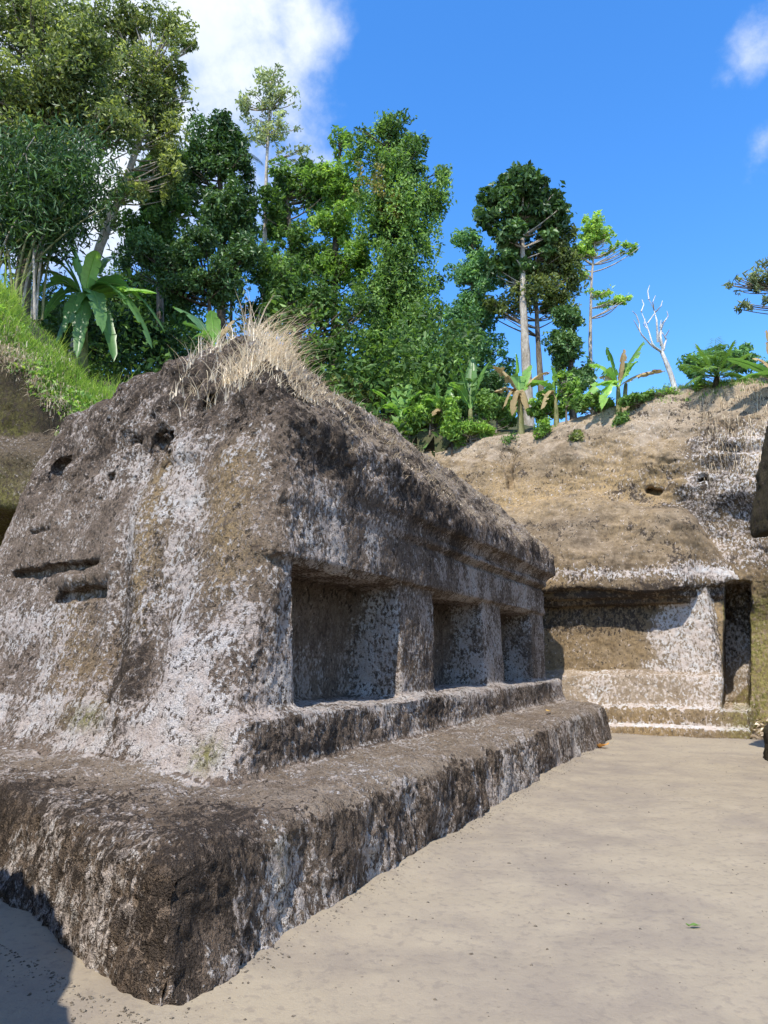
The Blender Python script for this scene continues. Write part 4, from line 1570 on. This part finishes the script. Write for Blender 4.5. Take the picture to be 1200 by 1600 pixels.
banana('banana_plant', 'torn yellowing banana plant standing out against the blue sky', at(965, 650, d), [at(966, 605, d), at(978, 600, d + .4)],
       pxtips(d, None, [(947, 542, 0, 5, 20, .45, 0, .3), (975, 545, .2, 4, 14, .2, 1, .3), (1006, 533, .3, 5, 24, .5, 0, .25), (997, 565, .1, 10, 28, .75, 0, .2), (920, 570, -.2, 14, 22, .7, 0, .35),
                        (935, 590, .2, 12, 22, .5, 1, .4), (1040, 580, .6, 12, 14, .6, 1, .35), (910, 625, -.5, 20, 22, .75, 0, .3), (940, 640, -.5, 26, 24, .8, 0, .3)]), r0=.10)
d = site(1225, 640, 16.5)
banana('banana_plant', 'banana plant reaching in from the right edge of the cliff top', at(1225, 640, d), [at(1222, 600, d)],
       pxtips(d, None, [(1135, 560, -.2, 10, 24, .3, 0, .15), (1155, 592, -.3, 14, 22, .4, 0, .2), (1175, 560, .4, 18, 16, .5, 1, .3), (1198, 515, .2, 6, 20, .15, 1, .3), (1260, 540, 0, 10, 24, .5, 0, .2)]), r0=.11)


d = site(690, 690, 18.8)
banana('banana_plant', 'bright young banana plant behind the lone edge bush', at(690, 690, d), [at(692, 655, d)],
       pxtips(d, None, [(682, 598, 0, 6, 20, .7, 0, .15), (705, 600, .3, 6, 18, .6, 0, .2), (664, 625, -.2, 14, 20, .6, 0, .25), (722, 622, .1, 14, 20, .7, 0, .25), (675, 650, -.4, 18, 16, .3, 1, .3)]), r0=.08)
d = site(870, 668, 18.6)
banana('banana_plant', 'banana plant drooping beside the young leafy sapling', at(870, 668, d), [at(868, 622, d)],
       pxtips(d, None, [(862, 570, 0, 6, 18, .6, 0, .2), (895, 585, .2, 12, 20, .7, 0, .3), (838, 598, -.1, 14, 18, .55, 0, .3), (905, 632, -.3, 26, 20, .75, 0, .3), (845, 640, -.3, 24, 16, .5, 1, .4)]), r0=.09)


# ---- palm on the cliff top
def palm(label, base_px, crown_px, depth, fronds, mat):
    depth = site(*base_px, depth)
    b0, c0 = at(*base_px, depth), at(*crown_px, depth)
    b0[2] = drop(b0) - .05
    root = empty('small_palm', b0)
    tag(root, label, 'palm')
    tb = Buf()
    tb.tube(bezier(b0, (b0 + c0) / 2, c0, 5), np.linspace(.08, .06, 5), 8, .5, .05)
    tb.build('trunk', M_BARK_DARK, root, off=b0)
    for x, y, dd, rise, tint in fronds:
        P = bezier(c0, (c0 + at(x, y, depth + dd)) / 2 + [0, 0, rise], at(x, y, depth + dd), 22)
        fb = Buf()
        fb.tube(P, np.linspace(.014, .004, 22), 4, tint)
        tan = np.gradient(P, axis=0)
        tan /= np.linalg.norm(tan, axis=1, keepdims=True)
        side = np.cross(tan, [0, 0, 1.0])
        side /= np.linalg.norm(side, axis=1, keepdims=True) + 1e-6
        for k in range(3, 22):
            for sg in (-1, 1):
                L = .34 * math.sin(min(1, (k + 2) / 22) * 2.6) * RNG.uniform(.8, 1.1)
                dr = sg * side[k] * .8 + tan[k] * .65 + np.array([0, 0, -.25])
                dr /= np.linalg.norm(dr)
                wv = np.cross(dr, [0, 0, 1.0]) * .022
                p = P[k]
                fb.add([p - wv * .5, p + wv * .5, p + dr * L * .55 + wv, p + dr * L * .55 - wv, p + dr * L + [0, 0, -.05]], [[0, 1, 2, 3]], [[3, 2, 4]], tint + RNG.normal(0, .1))
        fb.build('frond', mat, root, off=b0, smooth=False)


palm('bushy small palm on the grassy cliff top near the right edge', (1118, 610), (1120, 590), 17.5,
     [(1065, 570, 0, .15, .5), (1075, 598, -.3, .25, .4), (1090, 540, .3, .1, .6), (1118, 530, .2, .05, .5), (1145, 535, 0, .1, .4), (1170, 552, .2, .15, .5),
      (1165, 590, -.3, .25, .35), (1100, 575, -.8, .3, .7), (1140, 580, -.8, .3, .3), (1105, 555, -.5, .2, .6), (1128, 550, -.5, .2, .5), (1080, 555, .5, .15, .4)], M_LEAF_MID)
palm('dark drooping palm standing among the broad dark jungle trees', (362, 560), (365, 245), 26.5,
     [(320, 255, 0, .7, .3), (335, 300, -.5, 1.0, .2), (350, 330, -.8, 1.2, .25), (385, 330, -.6, 1.2, .3), (405, 300, 0, 1.0, .25), (410, 255, .2, .7, .35), (370, 205, .4, .3, .4), (340, 215, .2, .4, .35), (395, 215, 0, .4, .3)], M_LEAF_DARK)


# ---- bare bleached tree
def bare_tree():
    d = site(1057, 614, 17.4)
    b0 = at(1057, 614, d)
    b0[2] = drop(b0)
    root = empty('bare_tree', b0)
    tag(root, 'bare bleached white sapling with forked leafless branches on the cliff top', 'dead tree')
    tb = Buf()
    fork = at(1034, 550, d)
    tb.tube(bezier(b0 - [0, 0, .2], at(1050, 585, d), fork, 7), np.linspace(.075, .05, 7), 8, .5, .06)
    tb.build('trunk', M_BARK_WHITE, root, off=b0)
    for path in ([(1034, 550), (1018, 540), (1000, 520), (999, 505)], [(1034, 550), (1020, 540), (1013, 515), (1002, 487)],
                 [(1036, 548), (1032, 525), (1034, 505), (1040, 500), (1035, 545)][:4], [(1036, 548), (1041, 530), (1036, 522)], [(1033, 540), (1031, 520), (1038, 503)],
                 [(1012, 505), (1024, 488), (1014, 468)], [(1028, 535), (1026, 500), (1022, 485)], [(1000, 518), (990, 500)], [(1040, 525), (1046, 515)], [(1014, 468), (1012, 455), (1015, 446)], [(1024, 488), (1033, 478), (1035, 470)],
                 [(999, 505), (994, 492), (988, 486)], [(1002, 487), (1006, 476), (1003, 468)], [(1038, 503), (1044, 494), (1042, 486)], [(1022, 485), (1020, 472), (1024, 462)],
                 [(1036, 522), (1031, 512), (1033, 500)], [(1013, 515), (1006, 508), (1008, 498)]):
        P = np.array([at(x, y, d + .25 * math.sin(i * 2.1 + x)) for i, (x, y) in enumerate(path)])
        P[0] = at(*path[0], d)
        tt = np.linspace(0, len(P) - 1, 9)
        P = np.stack([np.interp(tt, np.arange(len(P)), P[:, k]) for k in range(3)], 1)
        bb = Buf()
        tw = .036 if path[0][1] > 530 or len(path) > 3 else .018
        bb.tube(P, np.linspace(tw, .008, len(P)), 6, .5, .05)
        bb.build('branch', M_BARK_WHITE, root, off=b0)


bare_tree()


def bamboo():
    d0 = 17.0
    b0 = at(20, 480, d0)
    root = empty('bamboo_clump', b0)
    tag(root, 'dark bamboo clump with arching canes at the left edge', 'bamboo')
    rr = random.Random(3)
    tips = []
    for k in range(26):
        x0 = rr.uniform(-60, 70)
        dd = rr.uniform(-.8, .8)
        x1 = x0 + rr.uniform(-40, 150)
        y1 = rr.uniform(210, 340)
        P = bezier(at(x0, 500, d0 + dd), at(x0 + .12 * (x1 - x0), (470 + y1) / 2 - 40, d0 + dd), at(x1, y1, d0 + dd), 12)
        cb = Buf()
        cb.tube(P, np.linspace(.035, .012, 12), 6, .5)
        cb.build('cane', M_STEM if k % 3 else M_BARK_PALE, root, off=b0)
        tips.append(P)
    P = bezier(at(30, 440, d0 - .6), at(90, 360, d0 - .6), at(165, 325, d0 - .6), 12)
    cb = Buf()
    cb.tube(P, np.linspace(.03, .012, 12), 6, .5)
    cb.build('cane', M_STEM, root, off=b0)
    C = np.concatenate([p[RNG.integers(6, 12, 420)] + RNG.normal(0, .36, (420, 3)) for p in tips])
    leaf_mesh('foliage', C, .24, M_LEAF_DARK, RNG.normal(.45, .25, len(C)), root, off=b0, aspect=.18, droop=1.0)


bamboo()


# ------------------------------------------------------------------ grasses
def blades(name, base, h, lean, width, mat, tint, label, seg=3, cat='grass', flat=None):
    """curved blades: base (n,3), height h (n), lean vector (n,3)"""
    n = len(base)
    side = np.cross(lean + [0.01, 0, 0], [0, 0, 1.0])
    side /= np.linalg.norm(side, axis=1, keepdims=True) + 1e-6
    rot = RNG.uniform(-1, 1, (n, 1))
    side = side + rot * np.stack([-side[:, 1], side[:, 0], side[:, 2]], 1)
    side /= np.linalg.norm(side, axis=1, keepdims=True) + 1e-6
    rows = []
    for k in range(seg + 1):
        t = k / seg
        c = base + np.array([0, 0, 1.0]) * (h * (t - .30 * t * t))[:, None] + lean * (h * t * t)[:, None]
        wd = (width * (1 - t) ** .8 * .5)[:, None]
        rows += [c - side * wd, c + side * wd] if k < seg else [c]
    V = np.stack(rows, 1)
    m = V.shape[1]
    i = np.arange(n)[:, None] * m
    F4 = np.concatenate([i + np.array([[2 * k, 2 * k + 1, 2 * k + 3, 2 * k + 2]]) for k in range(seg - 1)])
    F3 = i + np.array([[2 * seg - 2, 2 * seg - 1, 2 * seg]])
    o = mesh(name, V.reshape(-1, 3), [F4, F3], mat, None, attrs={'tint': np.repeat(np.clip(tint, 0, 1), m)}, smooth=True)
    return tag(o, label, cat, kind='stuff')


def surf_points(W, Q, N, sel, n):
    """random points on the selected quads of a carved mesh"""
    q = Q[sel]
    ar = np.linalg.norm(np.cross(W[q[:, 2]] - W[q[:, 0]], W[q[:, 3]] - W[q[:, 1]]), axis=1)
    k = RNG.choice(len(q), n, p=ar / ar.sum())
    a, b = RNG.random((n, 1)), RNG.random((n, 1))
    P = (1 - a) * (1 - b) * W[q[k, 0]] + a * (1 - b) * W[q[k, 1]] + a * b * W[q[k, 2]] + (1 - a) * b * W[q[k, 3]]
    return P, N[q[k, 0]]


def lean_random(n, s, bias=(0, 0, 0)):
    a = RNG.uniform(0, 2 * math.pi, n)
    r = RNG.random(n) ** .6 * s
    return np.stack([np.cos(a) * r, np.sin(a) * r, np.zeros(n)], 1) + np.asarray(bias)


def build_grass():
    L, W, Q, N = MAIN
    c = L[Q].mean(1)
    nz = N[Q].mean(1)[:, 2]
    # tall dry tuft crowning the shrine
    lp = left_plane(*c.T)
    top = (nz > .35) & (c[:, 2] > 4.3) & (lp > -.05)
    P, _ = surf_points(W, Q, N, top & (c[:, 0] < 6.5) & (c[:, 1] < 4.8), 15000)
    l = to_local(P)
    tuft = fbm(P, 1.6, 2, 801)
    wgt = np.exp(-((l[:, 0] - 3.75) / .72) ** 2) * np.exp(-((l[:, 1] - 2.45) / .6) ** 2)
    wgt2 = .55 * np.exp(-((l[:, 1] - 3.2) / .55) ** 2) * np.exp(-((l[:, 0] - 3.9) / .6) ** 2)
    wgt = np.maximum(wgt, wgt2)
    keep = RNG.random(len(P)) < np.clip(wgt * 1.3 * (.55 + .9 * tuft) + .05 * (tuft > .3), 0, 1)
    P, wgt = P[keep], wgt[keep]
    n = len(P)
    blades('dry_grass', P - [0, 0, .03], (.14 + .46 * wgt) * RNG.uniform(.35, 1.25, n), lean_random(n, 1.15, (.2, 0, 0)), np.full(n, .013), M_STRAW,
           RNG.normal(.8, .2, n), 'tall straw-coloured dry grass tuft crowning the big shrine')
    # matted straw down the roof slope and brow
    roof = (nz > .30) & (c[:, 2] > 3.6) & (lp > .22)
    P, Nn = surf_points(W, Q, N, roof, 9000)
    P = P[fbm(P, 1.3, 2, 815) > -.05]
    n = len(P)
    blades('dry_grass', P - [0, 0, .01], RNG.uniform(.04, .14, n), lean_random(n, 1.4, np.append(-DW * .5, -.25)), np.full(n, .013), M_STRAW,
           RNG.normal(.50, .25, n), 'short matted straw covering the sloping shrine roof', seg=2)
    # dry litter on top of the back cliff
    L, W, Q, N = BACK
    c = L[Q].mean(1)
    nz = N[Q].mean(1)[:, 2]
    cl = (c[:, 2] > 6.9) & (nz > .22) & (c[:, 0] < 18.2)
    P, Nn = surf_points(W, Q, N, cl, 2600)
    keep = fbm(P, 1.1, 3, 820) + .4 * (to_local(P)[:, 2] - 7.4) > .05
    P = P[keep]
    n = len(P)
    blades('dry_grass', P, RNG.uniform(.05, .24, n), lean_random(n, 1.5, np.append(-DU * .25, -.35)), np.full(n, .016), M_STRAW, RNG.normal(.4, .25, n),
           'dry straw litter lying over the bare cliff top', seg=2)
    # hanging dry roots on the right of the cliff
    P, Nn = surf_points(W, Q, N, (c[:, 2] > 5.6) & (c[:, 1] < -2.0) & (c[:, 1] > -4.2) & (nz < .7), 500)
    n = len(P)
    blades('dry_grass', P + Nn * .03, RNG.uniform(.2, .8, n), lean_random(n, .25, np.append(-DU * .12, -1.5)), np.full(n, .015), M_STRAW, RNG.normal(.45, .2, n),
           'thin dry roots hanging over the right part of the cliff', cat='roots')
    # green turf on the cliff top
    P, Nn = surf_points(W, Q, N, (c[:, 2] > 7.0) & (nz > .6) & (c[:, 0] > 16.4), 26000)
    l = to_local(P)
    keep = ((l[:, 1] < -.9) & (l[:, 1] > -4.0)) | (fbm(P, .9, 2, 840) > .35)
    P = P[keep]
    n = len(P)
    blades('green_grass', P, RNG.uniform(.06, .22, n), lean_random(n, .6), np.full(n, .014), M_GRASS, RNG.normal(.45, .25, n),
           'low green turf along the cliff top below the palm')
    # lush bank on the left
    L, W, Q, N = LEFT
    c = W[Q].mean(1)
    nz = N[Q].mean(1)[:, 2]
    P, _ = surf_points(W, Q, N, (nz > .3) & (c[:, 2] > left_top(c[:, 0]) - .3) & (c[:, 0] > -9.5), 34000)
    n2 = 16000
    P2 = np.stack([RNG.uniform(-11, -2.5, n2), RNG.uniform(12.2, 17, n2), np.zeros(n2)], 1)
    P2 = P2[to_local(P2)[:, 1] > 6.5]
    P2[:, 2] = hill_h(P2)
    P = np.concatenate([P, P2])
    n = len(P)
    edge = np.exp(-np.clip(P[:, 1] - 11.05, 0, 9) / .22)
    patch = fbm(P, .8, 2, 860)
    blades('green_grass', P - [0, 0, .02], (.15 + .14 * np.clip(patch, -.5, 1)) * RNG.uniform(.4, 1.4, n) * np.where(RNG.random(n) < .06, 2.6, 1) * (1 - .6 * edge), lean_random(n, .7, (.25, -.25, 0)), np.full(n, .017), M_GRASS,
           RNG.normal(.55, .26, n) + .35 * patch, 'lush bright green grass bank sloping down to the big shrine')
    m = (edge > RNG.random(n) * 1.4) | (RNG.random(n) < .05)
    Pm = P[m] + RNG.normal(0, .06, (m.sum(), 3))
    k = len(Pm)
    blades('dry_grass', Pm, RNG.uniform(.15, .5, k), lean_random(k, .6, (.1, -.45, -.85)), np.full(k, .013), M_STRAW, RNG.normal(.5, .25, k),
           'dry straw hanging over the edge of the mossy left cliff')


build_grass()


def weeds():
    L, W, Q, N = LEFT
    c = W[Q].mean(1)
    nz = N[Q].mean(1)[:, 2]
    P, _ = surf_points(W, Q, N, (nz > .3) & (c[:, 2] > left_top(c[:, 0]) - .35) & (c[:, 0] > -9.5), 12000)
    g = fbm(P, 1.6, 3, 870)
    P = P[g > .05]
    P[:, 2] += RNG.random(len(P)) ** 1.5 * .26 * np.clip(g[g > .05] * 2, .2, 1)
    o = leaf_mesh('weeds', P, .085, M_LEAF_LIGHT, RNG.normal(.5, .28, len(P)), up=.9, aspect=.6)
    tag(o, 'broad-leaved weeds mixed through the green grass bank', 'weeds', kind='stuff')


weeds()


# ------------------------------------------------------------------ fallen leaves and litter
def fallen(label, p, size, rz, mat, tint, curl=.3, name='fallen_leaf'):
    t = np.linspace(0, 1, 9)
    rows = []
    for q in t:
        w_ = math.sin(math.pi * min(1, q ** .8)) * .24 * size
        z = curl * size * (q - .5) ** 2 + .01
        for s in (-1, -.5, 0, .5, 1):
            rows.append([(q - .5) * size, s * w_, z + abs(s) * w_ * .45 + .01 * math.sin(q * 9 + s * 3) * size * 3])
    V = np.array(rows)
    i = (np.arange(8)[:, None] * 5 + np.arange(4)[None]).ravel()
    F = np.stack([i, i + 1, i + 6, i + 5], 1)
    c, s = math.cos(rz), math.sin(rz)
    V = V @ np.array([[c, s, 0], [-s, c, 0], [0, 0, 1]])
    b = Buf()
    b.add(V, F, None, tint)
    b.tube(V[[2, 0 * 5 + 2]] + np.array([[0, 0, 0], [-c * size * .25, -s * size * .25, .01]]), [.006, .003], 5, tint)
    root = b.build(name, mat)
    root.location = tuple(p)
    return tag(root, label, 'leaf')


def on_ground(x, y, z=0.0):
    dr = px_dir(x, y)
    t = (z - CAM_H) / dr.z
    return np.array([dr.x * t, dr.y * t, z])


fallen('curled orange-brown dead leaf on the ground at the plinth end', on_ground(934, 1168, .02), .46, .3, M_FALLEN, .5, .5)
fallen('small yellow leaf on top of the plinth near its far end', on_ground(857, 1112, .68), .16, 1.0, M_FALLEN, .95)
fallen('tiny green leaf scrap on the bare earth in the foreground', on_ground(1086, 1449, .015), .07, .1, M_LEAF_MID, .6, .1)


def litter():
    n = 900
    P = to_world(np.stack([RNG.uniform(13.6, 15.6, n), RNG.uniform(-4.6, -2.55, n), np.zeros(n)], 1))
    l = to_local(P)
    P[:, 2] = .04 + .45 * np.clip((l[:, 0] - 13.6) / 2, 0, 1) * RNG.random(n)
    o = leaf_mesh('leaf_litter', P, .16, M_STRAW, RNG.normal(.4, .25, n), up=1.2, droop=0)
    tag(o, 'heap of dry brown leaves beside the far shrine plinth', 'leaf litter', kind='stuff')


litter()


def gravel():
    """grit and crumbs of tuff on the trodden earth, thicker along the foot of the stone"""
    n = 2600
    P = np.stack([RNG.uniform(-3, 7.5, n), 2.4 + 13 * RNG.random(n) ** 1.4, np.zeros(n)], 1)
    m = 1100
    u = RNG.uniform(-.3, 12.8, m)
    F = to_world(np.stack([u, -.04 - .16 * RNG.random(m) ** 2.2, np.zeros(m)], 1))
    t = RNG.uniform(-.3, 4, 900)
    G = to_world(np.stack([.225 * t - .16 - .2 * RNG.random(900) ** 2, .974 * t, np.zeros(900)], 1))
    B = to_world(np.stack([13.66 - .2 * RNG.random(700) ** 2, RNG.uniform(-2.6, 2, 700), np.zeros(700)], 1))
    P = np.concatenate([P, F, G, B])
    n = len(P)
    P[:, 2] = ground_h(P)
    r = .004 + .010 * RNG.random(n) ** 3
    r[2600:] *= .9
    O = np.array([[1, 0, 0], [0, 1, 0], [-1, 0, 0], [0, -1, 0], [0, 0, .7], [0, 0, -.5]])
    V = O[None] * RNG.uniform(.6, 1.3, (n, 6, 1)) * r[:, None, None]
    a = RNG.uniform(0, 6.28, n)
    c, s_ = np.cos(a)[:, None], np.sin(a)[:, None]
    V = np.stack([V[..., 0] * c - V[..., 1] * s_, V[..., 0] * s_ + V[..., 1] * c, V[..., 2]], -1) + P[:, None]
    i = np.arange(n)[:, None] * 6
    F = np.concatenate([i + np.array([[0, 1, 4]]), i + np.array([[1, 2, 4]]), i + np.array([[2, 3, 4]]), i + np.array([[3, 0, 4]]),
                        i + np.array([[1, 0, 5]]), i + np.array([[2, 1, 5]]), i + np.array([[3, 2, 5]]), i + np.array([[0, 3, 5]])])
    o = mesh('gravel', V.reshape(-1, 3), F, M_BARK, smooth=False)
    tag(o, 'scattered grit and stone crumbs on the trodden courtyard earth', 'gravel', kind='stuff')


gravel()
